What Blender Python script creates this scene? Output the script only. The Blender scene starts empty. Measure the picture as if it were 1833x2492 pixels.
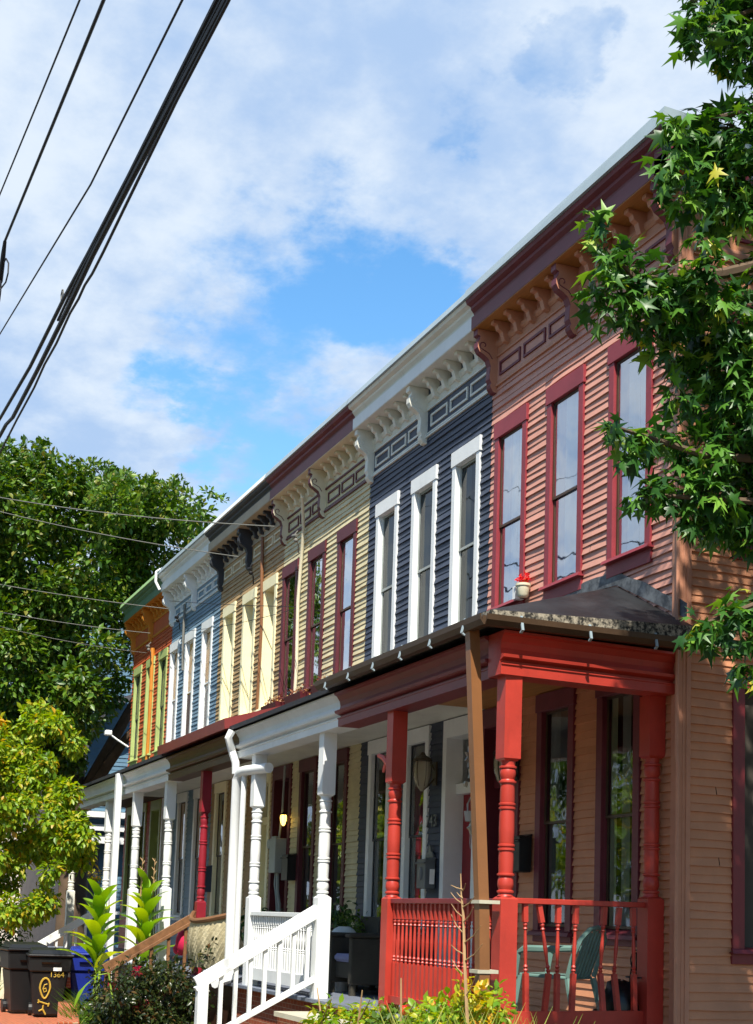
import bpy, math, random
import numpy as np
from mathutils import Vector, Matrix

random.seed(7)
RNG = np.random.default_rng(11)
SC = bpy.context.scene
COL = SC.collection

# ------------------------------------------------------------------ camera
CAM = np.array([10.1648, -6.8098, 1.65])
YAW, PITCH, ROLL = .3798, .1227, .0335
_fw = np.array([-math.cos(YAW)*math.cos(PITCH), math.sin(YAW)*math.cos(PITCH), math.sin(PITCH)])
_r = np.cross(_fw, [0, 0, 1.]); _r /= np.linalg.norm(_r); _u = np.cross(_r, _fw)
_R = _r*math.cos(ROLL)+_u*math.sin(ROLL); _U = -_r*math.sin(ROLL)+_u*math.cos(ROLL)
cd = bpy.data.cameras.new('camera'); cam = bpy.data.objects.new('camera', cd); COL.objects.link(cam)
M = Matrix.Identity(4)
for k in range(3):
    M[k][0] = _R[k]; M[k][1] = _U[k]; M[k][2] = -_fw[k]; M[k][3] = CAM[k]
cam.matrix_world = M
cd.sensor_fit = 'HORIZONTAL'; cd.sensor_width = 36; cd.lens = 36*3471.04/1833
cd.shift_y = 558.96/1833
cd.clip_start = .1; cd.clip_end = 3000
SC.camera = cam

# ------------------------------------------------------------------ light
SUN_EL, SUN_A = math.radians(54), math.radians(24.5)     # azimuth from +X towards -Y
sdir = Vector((math.cos(SUN_EL)*math.cos(SUN_A), -math.cos(SUN_EL)*math.sin(SUN_A), math.sin(SUN_EL)))
sl = bpy.data.lights.new('sun', 'SUN'); sl.energy = 5.0; sl.angle = math.radians(.5); sl.color = (1, .94, .83)
so = bpy.data.objects.new('sun', sl); COL.objects.link(so)
so.rotation_euler = sdir.to_track_quat('Z', 'Y').to_euler()
so.location = (12, -8, 25)

world = bpy.data.worlds.new('World'); SC.world = world; world.use_nodes = True
wn = world.node_tree.nodes; wl = world.node_tree.links
wn.clear()
def N(nt, t, **kw):
    n = nt.new(t)
    for a, b in kw.items(): setattr(n, a, b)
    return n
wout = N(wn, 'ShaderNodeOutputWorld'); bg = N(wn, 'ShaderNodeBackground')
wl.new(bg.outputs[0], wout.inputs[0])
sky = N(wn, 'ShaderNodeTexSky'); sky.sky_type = 'NISHITA'; sky.sun_disc = False
sky.sun_elevation = SUN_EL; sky.sun_rotation = math.atan2(sdir.x, sdir.y)
sky.air_density = 1.2; sky.dust_density = .3; sky.ozone_density = 2.0
bg.inputs[1].default_value = .1
tc = N(wn, 'ShaderNodeTexCoord')
sep = N(wn, 'ShaderNodeSeparateXYZ'); wl.new(tc.outputs['Generated'], sep.inputs[0])
def wmath(op, a, b=None, c=None):
    n = N(wn, 'ShaderNodeMath', operation=op)
    for i, v in enumerate((a, b, c)):
        if v is None: continue
        if isinstance(v, (int, float)): n.inputs[i].default_value = v
        else: wl.new(v, n.inputs[i])
    return n.outputs[0]
zz = wmath('MAXIMUM', sep.outputs[2], 0.0)
den = wmath('ADD', zz, .22)
cx_ = wmath('DIVIDE', sep.outputs[0], den); cy_ = wmath('DIVIDE', sep.outputs[1], den)
comb = N(wn, 'ShaderNodeCombineXYZ'); wl.new(cx_, comb.inputs[0]); wl.new(cy_, comb.inputs[1])
def wnoise(scale, detail, rough, off=0.0, vec=None):
    mp = N(wn, 'ShaderNodeMapping'); mp.inputs['Location'].default_value = (off, off*.7, off*.3)
    wl.new(vec or comb.outputs[0], mp.inputs[0])
    n = N(wn, 'ShaderNodeTexNoise'); n.inputs['Scale'].default_value = scale
    n.inputs['Detail'].default_value = detail; n.inputs['Roughness'].default_value = rough
    wl.new(mp.outputs[0], n.inputs['Vector']); return n.outputs[0]
def wramp(v, a, b, c=0., d=1., smooth=True):
    n = N(wn, 'ShaderNodeMapRange'); n.interpolation_type = 'SMOOTHSTEP' if smooth else 'LINEAR'
    n.inputs['From Min'].default_value = a; n.inputs['From Max'].default_value = b
    n.inputs['To Min'].default_value = c; n.inputs['To Max'].default_value = d
    wl.new(v, n.inputs['Value']); return n.outputs[0]
# openings in the cloud deck, each a direction in the sky and its angular radius
HOLES = [((-.8614, .3118, .401), 3.5, 1.0), ((-.8813, .2806, .3803), 4.0, 1.0), ((-.8962, .2672, .3542), 2.6, 1.0),
         ((-.8842, .3022, .3562), 4.0, 1.0), ((-.9062, .2853, .3121), 4.0, 1.0), ((-.9103, .26, .3222), 2.2, 1.0), ((-.8524, .3345, .4019), 3.2, 1.0),
         ((-.837, .352, .413), 2.2, .9), ((-.7871, .3549, .5045), 1.0, .42), ((-.7322, .4115, .5428), .8, .36), ((-.9226, .242, .3005), 1.8, .8)]
warp = wnoise(5.0, 6, .62, 3.0)
edge = wnoise(3.4, 9, .6, 6.2)
hole = None
for d, rad, amt in HOLES:
    v = N(wn, 'ShaderNodeVectorMath', operation='DOT_PRODUCT'); wl.new(tc.outputs['Generated'], v.inputs[0])
    L = math.sqrt(sum(q*q for q in d)); v.inputs[1].default_value = tuple(q/L for q in d)
    ang = wmath('ARCCOSINE', wmath('MINIMUM', v.outputs['Value'], 1.0))
    r = math.radians(rad)
    ang = wmath('ADD', ang, wmath('MULTIPLY', wmath('SUBTRACT', edge, .5), .28 if rad < 10 else .5))
    s = wramp(ang, r*1.55, r*.1, 0, amt)
    hole = s if hole is None else wmath('MAXIMUM', hole, s)
big = wnoise(1.7, 8, .55, 1.3)
cover = wmath('ADD', wmath('MULTIPLY', wmath('SUBTRACT', big, .5), .9), wmath('MULTIPLY', wmath('SUBTRACT', warp, .5), 1.5))
cl = wmath('SUBTRACT', wmath('ADD', .80, cover), wmath('MULTIPLY', hole, 1.05))
# the cloud bank stands over the street's end; the sky overhead and behind is clear
v = N(wn, 'ShaderNodeVectorMath', operation='DOT_PRODUCT'); wl.new(tc.outputs['Generated'], v.inputs[0]); v.inputs[1].default_value = (-.93, .0, .37)
bank = wramp(wmath('ARCCOSINE', wmath('MINIMUM', v.outputs['Value'], 1.0)), math.radians(62), math.radians(40), 0, 1)
mask = wmath('MULTIPLY', wramp(cl, -.12, .66), bank)
shade = wramp(wmath('ADD', wmath('MULTIPLY', wnoise(3.2, 7, .6, 9.1), .7), wmath('MULTIPLY', wnoise(9, 5, .6, 4.1), .3)), .40, .62)
cmix = N(wn, 'ShaderNodeMix', data_type='RGBA')
cmix.inputs[6].default_value = (2.75, 3.8, 5.5, 1); cmix.inputs[7].default_value = (4.9, 5.5, 6.2, 1)
wl.new(shade, cmix.inputs[0])
hs = N(wn, 'ShaderNodeHueSaturation'); hs.inputs['Saturation'].default_value = 1.28; hs.inputs['Hue'].default_value = .497
wl.new(sky.outputs[0], hs.inputs['Color']); wl.new(wmath('ADD', .85, wmath('MULTIPLY', bank, .6)), hs.inputs['Value'])
fmix = N(wn, 'ShaderNodeMix', data_type='RGBA')
wl.new(wmath('MULTIPLY', mask, .97), fmix.inputs[0]); wl.new(hs.outputs[0], fmix.inputs[6]); wl.new(cmix.outputs[2], fmix.inputs[7])
wl.new(fmix.outputs[2], bg.inputs[0])

SC.view_settings.view_transform = 'Standard'; SC.view_settings.look = 'None'
SC.view_settings.exposure = .72; SC.view_settings.gamma = 1
SC.cycles.max_bounces = 8; SC.cycles.transparent_max_bounces = 16

# ------------------------------------------------------------------ materials
def hx(h):
    h = h.lstrip('#'); v = [int(h[i:i+2], 16)/255 for i in (0, 2, 4)]
    return tuple(x/12.92 if x <= .04045 else ((x+.055)/1.055)**2.4 for x in v)
MATS = {}
def newmat(name):
    m = bpy.data.materials.new(name); m.use_nodes = True
    nt = m.node_tree; nt.nodes.clear()
    o = nt.nodes.new('ShaderNodeOutputMaterial'); p = nt.nodes.new('ShaderNodeBsdfPrincipled')
    nt.links.new(p.outputs[0], o.inputs[0]); MATS[name] = m
    return m, nt, p, o
def _noise(nt, scale, detail=5, rough=.6, stretch=None):
    t = nt.nodes.new('ShaderNodeTexCoord'); mp = nt.nodes.new('ShaderNodeMapping')
    if stretch: mp.inputs['Scale'].default_value = stretch
    nt.links.new(t.outputs['Object'], mp.inputs[0])
    n = nt.nodes.new('ShaderNodeTexNoise'); n.inputs['Scale'].default_value = scale
    n.inputs['Detail'].default_value = detail; n.inputs['Roughness'].default_value = rough
    nt.links.new(mp.outputs[0], n.inputs['Vector']); return n.outputs[0]
def _range(nt, v, a, b, c, d):
    n = nt.nodes.new('ShaderNodeMapRange')
    for k, x in zip(('From Min', 'From Max', 'To Min', 'To Max'), (a, b, c, d)): n.inputs[k].default_value = x
    nt.links.new(v, n.inputs['Value']); return n.outputs[0]
def _mix(nt, fac, a, b):
    n = nt.nodes.new('ShaderNodeMix'); n.data_type = 'RGBA'
    if isinstance(fac, float): n.inputs[0].default_value = fac
    else: nt.links.new(fac, n.inputs[0])
    for i, c in ((6, a), (7, b)):
        if isinstance(c, tuple): n.inputs[i].default_value = (*c, 1)
        else: nt.links.new(c, n.inputs[i])
    return n.outputs[2]
def paint(name, col, rough=.5, var=.16, peel=None, peel_t=.66, bump=.25, scale=2.5, dirt=.25, spec=.4, metal=0., bscale=55, stretch=(1, 1, 1)):
    m, nt, p, o = newmat(name)
    c = hx(col) if isinstance(col, str) else col
    lo = tuple(x*(1-var) for x in c); hi = tuple(min(.92, x*(1+var)) for x in c)
    base = _mix(nt, _range(nt, _noise(nt, scale, 6, .65, stretch), .3, .7, 0, 1), lo, hi)
    if dirt:
        g = tuple(x*.55+.006 for x in c)
        base = _mix(nt, _range(nt, _noise(nt, 9, 6, .7, (1, 1, .25)), .55, .8, 0, dirt), base, g)
    if peel:
        base = _mix(nt, _range(nt, _noise(nt, 14, 7, .7, (.35, 1, 1)), peel_t, peel_t+.05, 0, .85), base, hx(peel))
    nt.links.new(base, p.inputs['Base Color'])
    p.inputs['Roughness'].default_value = rough; p.inputs['Metallic'].default_value = metal
    p.inputs['Specular IOR Level'].default_value = spec
    if bump:
        b = nt.nodes.new('ShaderNodeBump'); b.inputs['Strength'].default_value = bump; b.inputs['Distance'].default_value = .004
        nt.links.new(_noise(nt, bscale, 5, .6, (.25, 1, 1)), b.inputs['Height']); nt.links.new(b.outputs[0], p.inputs['Normal'])
    return m
def plain(name, col, rough=.5, **kw): return paint(name, col, rough, dirt=.12, bump=.1, **kw)

paint('pink siding', '#c8907e', .6, .12, peel='#8d7a6c', peel_t=.70)
paint('shaded pink siding', '#c08460', .6, .12, peel='#8d6a52', peel_t=.74)  # pink siding with shade and warm bounce light put into its colour
paint('plum trim', '#6a2a34', .5, .18, peel='#7d5448', peel_t=.72)
paint('red trim', '#8a323a', .5, .16, peel='#a8705c', peel_t=.74)
paint('porch red', '#ae382c', .42, .16, dirt=.5, peel='#8a2a26', peel_t=.68)
paint('porch plum', '#7a2c30', .45, .15)
paint('pink trim', '#bd8468', .55, .12)
paint('tan ceiling', '#a8743c', .5, .2, stretch=(1, 9, 1))
paint('navy siding', '#3a4252', .55, .16, peel='#5d6470', peel_t=.74)
paint('white paint', '#e2e4e2', .42, .06, dirt=.3)
paint('old white paint', '#dddcd0', .5, .08, dirt=.35)
paint('cream siding', '#cabf98', .6, .15, peel='#8b7d62', peel_t=.62)
paint('cream trim', '#d6cfb4', .5, .08)
paint('maroon trim', '#57222a', .5, .2, peel='#8d5a45', peel_t=.70)
paint('tan siding', '#a3875e', .6, .16, peel='#7a5f45', peel_t=.62)
paint('butter trim', '#ece3ba', .5, .08, peel='#b9ab80', peel_t=.74, dirt=.2)
paint('charcoal trim', '#33353a', .55, .2)
paint('blue siding', '#6d8799', .55, .14)
paint('rust siding', '#b5552f', .55, .15)
paint('ochre trim', '#c07a24', .5, .15)
paint('green trim', '#93b57f', .5, .12)
paint('dark green trim', '#5d7a60', .5, .12)
paint('lime trim', '#a9b872', .5, .12)
paint('brown beam', '#54361f', .5, .2)
paint('crimson post', '#8c1f2c', .45, .2, peel='#b86a60', peel_t=.7)
paint('brown metal', '#7c5230', .4, .12, dirt=.35)
paint('gutter metal', '#4a3828', .5, .2, dirt=.5)
paint('red metal roof', '#7a3230', .45, .15)
paint('galvanised', '#93a3ab', .4, .08, dirt=.25, bump=.1)
paint('white flashing', '#dfe4e6', .4, .05)
paint('beige trim', '#a89a84', .6, .1)  # beige paint of the tan house's lower fascia, soffit and moulding
paint('porch floor', '#6f7684', .5, .12, dirt=.4)
paint('beige wall', '#9b8a6a', .6, .12)
paint('dark wood', '#3b2317', .55, .25)
paint('door red', '#8a1420', .35, .12)
paint('brown door', '#4a2a1c', .4, .2)
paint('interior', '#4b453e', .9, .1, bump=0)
plain('black metal', '#141414', .45)
plain('black plastic', '#1b1c1d', .42)
plain('blue plastic', '#182c86', .4)
plain('grey box', '#9aa09c', .5)
plain('pewter', '#63676a', .38)
plain('lantern brass', '#4b4232', .4)
plain('chair green', '#64827a', .38)
plain('white plastic', '#eeeeea', .4)
plain('yellow mark', '#b99a3a', .6)
plain('paper', '#f0f0ea', .7)
plain('cable black', '#0c0b10', .6)
plain('cable grey', '#6e6d66', .6)
plain('magenta cloth', '#c01b48', .8)
plain('lavender cloth', '#8489b0', .85)
plain('pillow cloth', '#c9cfce', .85)
plain('terracotta', '#a5512f', .8)
plain('hook pink', '#e06a5c', .5)
plain('grey stone', '#b5b09c', .8)
paint('wicker dark', '#3d3a31', .8, .25, bump=.8, bscale=120)
paint('wicker pale', '#b9ad8a', .8, .3, bump=1.0, bscale=70, stretch=(4, 4, 14))
paint('brown wood', '#7c5636', .6, .25, stretch=(1, 6, 6))
paint('bark', '#5d4c3c', .9, .3, bump=.9, bscale=30)
paint('dry twig', '#a5865e', .8, .25)
paint('pale stem', '#8fae3c', .6, .2)
paint('soil', '#4a3826', .95, .35, bump=1., bscale=25)
paint('asphalt', '#4c4c4e', .9, .15, bump=.6, bscale=150)
paint('concrete', '#77726a', .9, .12, bump=.4, bscale=80)
paint('blue house siding', '#55768c', .6, .12)
paint('slate', '#4b4b50', .7, .2)
paint('pale wall', '#d9cfc6', .7, .08)
paint('chime grey', '#9a958c', .6, .2)
paint('black bag', '#101012', .3, .3, bump=.8, bscale=18)
def tar():
    m, nt, p, o = newmat('tar roofing')
    f = _range(nt, _noise(nt, 2.2, 7, .6), .42, .66, 0, 1)
    nt.links.new(_mix(nt, f, hx('#131315'), hx('#2a2c2f')), p.inputs['Base Color'])
    p.inputs['Roughness'].default_value = .45
    b = nt.nodes.new('ShaderNodeBump'); b.inputs['Strength'].default_value = .5; b.inputs['Distance'].default_value = .03
    nt.links.new(_noise(nt, 12, 6, .7), b.inputs['Height']); nt.links.new(b.outputs[0], p.inputs['Normal'])
    m, nt, p, o = newmat('mottled edge')
    f = _range(nt, _noise(nt, 16, 8, .75), .45, .58, 0, 1)
    nt.links.new(_mix(nt, f, hx('#1b1a18'), hx('#a39a88')), p.inputs['Base Color']); p.inputs['Roughness'].default_value = .8
    m, nt, p, o = newmat('tar patch')
    f = _range(nt, _noise(nt, 8, 7, .7), .4, .6, 0, 1)
    nt.links.new(_mix(nt, f, hx('#393c40'), hx('#6a6f73')), p.inputs['Base Color']); p.inputs['Roughness'].default_value = .6
    b = nt.nodes.new('ShaderNodeBump'); b.inputs['Strength'].default_value = .12; b.inputs['Distance'].default_value = .02
    nt.links.new(_noise(nt, 18, 6, .7), b.inputs['Height']); nt.links.new(b.outputs[0], p.inputs['Normal'])
tar()
def brick():
    m, nt, p, o = newmat('brick')
    t = nt.nodes.new('ShaderNodeTexCoord'); b = nt.nodes.new('ShaderNodeTexBrick')
    mp = nt.nodes.new('ShaderNodeMapping'); nt.links.new(t.outputs['Object'], mp.inputs[0]); mp.inputs['Rotation'].default_value = (math.radians(90), 0, 0)
    nt.links.new(mp.outputs[0], b.inputs['Vector']); b.inputs['Scale'].default_value = 4.5
    b.inputs['Color1'].default_value = (*hx('#a9502c'), 1); b.inputs['Color2'].default_value = (*hx('#8a3c22'), 1); b.inputs['Mortar'].default_value = (*hx('#b39a80'), 1)
    b.inputs['Mortar Size'].default_value = .014
    c = _mix(nt, _range(nt, _noise(nt, 6, 6), .35, .75, 0, .5), b.outputs[0], hx('#7c3a20'))
    nt.links.new(c, p.inputs['Base Color']); p.inputs['Roughness'].default_value = .85
    m, nt, p, o = newmat('brick paving')
    t = nt.nodes.new('ShaderNodeTexCoord'); b = nt.nodes.new('ShaderNodeTexBrick')
    nt.links.new(t.outputs['Object'], b.inputs['Vector']); b.inputs['Scale'].default_value = 4.5
    b.inputs['Color1'].default_value = (*hx('#b0562e'), 1); b.inputs['Color2'].default_value = (*hx('#944424'), 1); b.inputs['Mortar'].default_value = (*hx('#a08468'), 1)
    nt.links.new(b.outputs[0], p.inputs['Base Color']); p.inputs['Roughness'].default_value = .85
brick()
def glassmat(name, tint=(1, 1, 1), gain=2.3, wav=.02, base=.0):
    m, nt, p, o = newmat(name); nt.nodes.remove(p)
    tr = nt.nodes.new('ShaderNodeBsdfTransparent'); tr.inputs[0].default_value = (*tint, 1)
    gl = nt.nodes.new('ShaderNodeBsdfGlossy'); gl.inputs['Roughness'].default_value = .02; gl.inputs[0].default_value = (.95, .97, 1, 1)
    fr = nt.nodes.new('ShaderNodeFresnel'); fr.inputs[0].default_value = 1.5
    mm = nt.nodes.new('ShaderNodeMath'); mm.operation = 'MULTIPLY_ADD'; mm.use_clamp = True
    nt.links.new(fr.outputs[0], mm.inputs[0]); mm.inputs[1].default_value = gain; mm.inputs[2].default_value = base
    b = nt.nodes.new('ShaderNodeBump'); b.inputs['Strength'].default_value = .16; b.inputs['Distance'].default_value = wav
    nt.links.new(_noise(nt, 2.2, 2, .5), b.inputs['Height'])
    nt.links.new(b.outputs[0], gl.inputs['Normal'])
    mx = nt.nodes.new('ShaderNodeMixShader'); nt.links.new(mm.outputs[0], mx.inputs[0])
    nt.links.new(tr.outputs[0], mx.inputs[1]); nt.links.new(gl.outputs[0], mx.inputs[2]); nt.links.new(mx.outputs[0], o.inputs[0])
glassmat('window glass', gain=1.8)
glassmat('storm glass', gain=2.4, base=.26)
glassmat('plain glass', gain=.7)
glassmat('screened glass', (.45, .47, .45), .8)
def cloth(name, col, t=.3):
    m, nt, p, o = newmat(name)
    p.inputs['Base Color'].default_value = (*hx(col), 1); p.inputs['Roughness'].default_value = .9
cloth('lace curtain', '#eef0f6'); cloth('lilac curtain', '#b8a2c4'); cloth('green curtain', '#8e9a7a'); cloth('grey curtain', '#8f958e'); cloth('orange blind', '#e0a83e'); cloth('cream blind', '#e8e0a8'); cloth('brown blind', '#4a3a34'); cloth('dark curtain', '#565a52')
def lamp():
    m, nt, p, o = newmat('lamp glow'); p.inputs['Base Color'].default_value = (1, .7, .2, 1)
    p.inputs['Emission Color'].default_value = (1, .62, .12, 1); p.inputs['Emission Strength'].default_value = 3.5
    m, nt, p, o = newmat('lantern glass'); p.inputs['Base Color'].default_value = (*hx('#b5ac94'), 1); p.inputs['Roughness'].default_value = .15
    p.inputs['Alpha'].default_value = .6
lamp()
def leafmat(name, ramp, trans=.35, rough=.42, tcol=None):
    m, nt, p, o = newmat(name)
    g = nt.nodes.new('ShaderNodeNewGeometry'); r = nt.nodes.new('ShaderNodeValToRGB')
    while len(r.color_ramp.elements) > 1: r.color_ramp.elements.remove(r.color_ramp.elements[0])
    for i, (pos, c) in enumerate(ramp):
        e = r.color_ramp.elements[0] if i == 0 else r.color_ramp.elements.new(pos)
        e.position = pos; e.color = (*hx(c), 1)
    nt.links.new(g.outputs['Random Per Island'], r.inputs[0])
    nt.links.new(r.outputs[0], p.inputs['Base Color']); p.inputs['Roughness'].default_value = rough
    p.inputs['Specular IOR Level'].default_value = .45
    t = nt.nodes.new('ShaderNodeBsdfTranslucent')
    h = nt.nodes.new('ShaderNodeHueSaturation'); h.inputs['Hue'].default_value = .485; h.inputs['Value'].default_value = 1.5; h.inputs['Saturation'].default_value = 1.1
    nt.links.new(r.outputs[0], h.inputs['Color']); nt.links.new(h.outputs[0], t.inputs[0])
    mx = nt.nodes.new('ShaderNodeMixShader'); mx.inputs[0].default_value = trans
    nt.links.new(p.outputs[0], mx.inputs[1]); nt.links.new(t.outputs[0], mx.inputs[2]); nt.links.new(mx.outputs[0], o.inputs[0])
leafmat('gum leaves', [(0, '#22481c'), (.5, '#356220'), (.85, '#5a8a2c'), (.97, '#7aa43c'), (1, '#b8b038')], .26)
leafmat('maple leaves', [(0, '#2b4a12'), (.45, '#446818'), (.8, '#688624'), (1, '#7c7834')], .25)
leafmat('yellowing leaves', [(0, '#557a1c'), (.4, '#7c9e24'), (.8, '#a2b02c'), (.96, '#b8a82c'), (1, '#c89a2a')], .4)
leafmat('golden leaves', [(0, '#a0ac26'), (.5, '#c4b828'), (.85, '#d8a828'), (1, '#c88a24')], .4)
leafmat('rose leaves', [(0, '#1d2a14'), (.5, '#2b3a18'), (.85, '#434c20'), (1, '#5e3e22')], .2, .3)
leafmat('canna leaves', [(0, '#5f8f22'), (.6, '#84ac2a'), (1, '#b2bf30')], .4, .35)
leafmat('bright leaves', [(0, '#5c8a20'), (.5, '#86a82a'), (.85, '#b6b832'), (1, '#d0a030')], .4)
leafmat('blade leaves', [(0, '#6f8f3a'), (.5, '#98ac48'), (1, '#c2bf6a')], .35)
leafmat('fern leaves', [(0, '#24401a'), (1, '#3f6424')], .25)
leafmat('boxwood leaves', [(0, '#3c5a1c'), (1, '#64802a')], .25)
leafmat('grass leaves', [(0, '#3c6418'), (.6, '#577f20'), (1, '#8b9a34')], .3)
leafmat('rose petals', [(0, '#a81438'), (1, '#d83050')], .3)
leafmat('red petals', [(0, '#d01808'), (1, '#f03818')], .3)
leafmat('dry flowers', [(0, '#5a3024'), (.5, '#8a5638'), (.85, '#b08050'), (1, '#d8c060')], .2)

# ------------------------------------------------------------------ mesh builder
class MB:
    def __init__(s, xf=None): s.v = []; s.f = []; s.mi = []; s.m = 0; s.xf = xf
    def vert(s, p):
        s.v.append(tuple(s.xf(*p)) if s.xf else tuple(p)); return len(s.v)-1
    def face(s, idx): s.f.append(tuple(idx)); s.mi.append(s.m)
    def poly(s, pts): s.face([s.vert(p) for p in pts])
    def box(s, x0, x1, y0, y1, z0, z1):
        i = [s.vert(p) for p in ((x0, y0, z0), (x1, y0, z0), (x1, y1, z0), (x0, y1, z0), (x0, y0, z1), (x1, y0, z1), (x1, y1, z1), (x0, y1, z1))]
        for q in ((3, 2, 1, 0), (4, 5, 6, 7), (0, 1, 5, 4), (1, 2, 6, 5), (2, 3, 7, 6), (3, 0, 4, 7)): s.face([i[k] for k in q])
        return s
    def hexa(s, pts):
        i = [s.vert(p) for p in pts]
        for q in ((3, 2, 1, 0), (4, 5, 6, 7), (0, 1, 5, 4), (1, 2, 6, 5), (2, 3, 7, 6), (3, 0, 4, 7)): s.face([i[k] for k in q])
        return s
    def beam(s, p0, p1, w, h, up=(0, 0, 1)):
        p0 = Vector(p0); p1 = Vector(p1); d = (p1-p0).normalized(); a = d.cross(Vector(up)).normalized(); b = a.cross(d)
        a *= w/2; b *= h/2
        return s.hexa([p0-a-b, p0+a-b, p1+a-b, p1-a-b, p0-a+b, p0+a+b, p1+a+b, p1-a+b])
    def prism(s, prof, f, a0, a1):
        """prof: list of 2D points; f(a, p) -> 3D"""
        A = [s.vert(f(a0, p)) for p in prof]; B = [s.vert(f(a1, p)) for p in prof]; n = len(prof)
        for k in range(n): s.face((A[k], A[(k+1) % n], B[(k+1) % n], B[k]))
        s.face(A[::-1]); s.face(B); return s
    def lathe(s, c, prof, n=14, axis=None):
        rows = []
        for r, z in prof:
            rows.append([s.vert((c[0]+r*math.cos(2*math.pi*k/n), c[1]+r*math.sin(2*math.pi*k/n), c[2]+z)) for k in range(n)])
        for a, b in zip(rows, rows[1:]):
            for k in range(n): s.face((a[k], a[(k+1) % n], b[(k+1) % n], b[k]))
        s.face(rows[0][::-1]); s.face(rows[-1]); return s
    def lathe_ax(s, p0, p1, prof, n=10):
        """turned piece along p0->p1; prof (radius, t 0..1)"""
        p0 = Vector(p0); p1 = Vector(p1); d = (p1-p0); a = d.normalized().orthogonal().normalized(); b = d.normalized().cross(a); rows = []
        for r, t in prof:
            c = p0+d*t; rows.append([s.vert(c+a*r*math.cos(2*math.pi*k/n)+b*r*math.sin(2*math.pi*k/n)) for k in range(n)])
        for u, w in zip(rows, rows[1:]):
            for k in range(n): s.face((u[k], u[(k+1) % n], w[(k+1) % n], w[k]))
        s.face(rows[0][::-1]); s.face(rows[-1]); return s
    def tube(s, pts, r, n=8):
        pts = [Vector(p) for p in pts]; rows = []; rs = r if isinstance(r, (list, tuple)) else [r]*len(pts)
        ref = None
        for i, p in enumerate(pts):
            t = (pts[min(i+1, len(pts)-1)]-pts[max(i-1, 0)]).normalized()
            if ref is None: ref = t.orthogonal().normalized()
            a = (ref-t*ref.dot(t)).normalized(); b = t.cross(a); ref = a
            rows.append([s.vert(p+(a*math.cos(2*math.pi*k/n)+b*math.sin(2*math.pi*k/n))*rs[i]) for k in range(n)])
        for u, w in zip(rows, rows[1:]):
            for k in range(n): s.face((u[k], u[(k+1) % n], w[(k+1) % n], w[k]))
        s.face(rows[0][::-1]); s.face(rows[-1]); return s
    def ball(s, c, r, sx=1, sy=1, sz=1, n=10):
        prof = [(math.sin(math.pi*k/8), -math.cos(math.pi*k/8)) for k in range(1, 8)]
        rows = [[s.vert((c[0]+q*r*sx*math.cos(2*math.pi*k/n), c[1]+q*r*sy*math.sin(2*math.pi*k/n), c[2]+w*r*sz)) for k in range(n)] for q, w in prof]
        for a, b in zip(rows, rows[1:]):
            for k in range(n): s.face((a[k], a[(k+1) % n], b[(k+1) % n], b[k]))
        s.face(rows[0][::-1]); s.face(rows[-1]); return s
    def build(s, name, mats, parent=None, smooth=False, bevel=0.):
        off = np.array(wloc(parent)) if parent else np.zeros(3)
        me = bpy.data.meshes.new(name)
        V = np.array(s.v, dtype=float)-off
        me.from_pydata(V.tolist(), [], s.f)
        mats = mats if isinstance(mats, (list, tuple)) else [mats]
        for m in mats: me.materials.append(MATS[m])
        if len(mats) > 1: me.polygons.foreach_set('material_index', s.mi)
        if smooth:
            me.polygons.foreach_set('use_smooth', [True]*len(me.polygons))
            try: me.set_sharp_from_angle(angle=math.radians(40))
            except Exception: pass
        o = bpy.data.objects.new(name, me); COL.objects.link(o)
        if parent: o.parent = parent
        if bevel:
            b = o.modifiers.new('bevel', 'BEVEL'); b.width = bevel; b.segments = 1; b.limit_method = 'ANGLE'; b.angle_limit = math.radians(50)
        return o
def wloc(o):
    p = Vector(o.location)
    while o.parent: o = o.parent; p += Vector(o.location)
    return p
def tag(o, label, cat, group=None):
    o['label'] = label; o['category'] = cat
    if group: o['group'] = group
    return o
def thing(name, loc, label, cat, group=None):
    o = bpy.data.objects.new(name, None); COL.objects.link(o); o.location = loc; o.empty_display_size = .2
    return tag(o, label, cat, group)
def setting(o, kind='structure'): o['kind'] = kind; return o
def npmesh(name, V, F, mat, parent=None):
    off = np.array(wloc(parent)) if parent else np.zeros(3)
    V = (V-off).astype(np.float32); F = F.astype(np.int32)
    me = bpy.data.meshes.new(name); me.vertices.add(len(V)); me.vertices.foreach_set('co', V.ravel())
    me.loops.add(F.size); me.loops.foreach_set('vertex_index', F.ravel())
    me.polygons.add(len(F)); me.polygons.foreach_set('loop_start', np.arange(0, F.size, 3, dtype=np.int32)); me.polygons.foreach_set('loop_total', np.full(len(F), 3, np.int32))
    me.update(calc_edges=True); me.validate()
    me.materials.append(MATS[mat])
    o = bpy.data.objects.new(name, me); COL.objects.link(o)
    if parent: o.parent = parent
    return o

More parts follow.
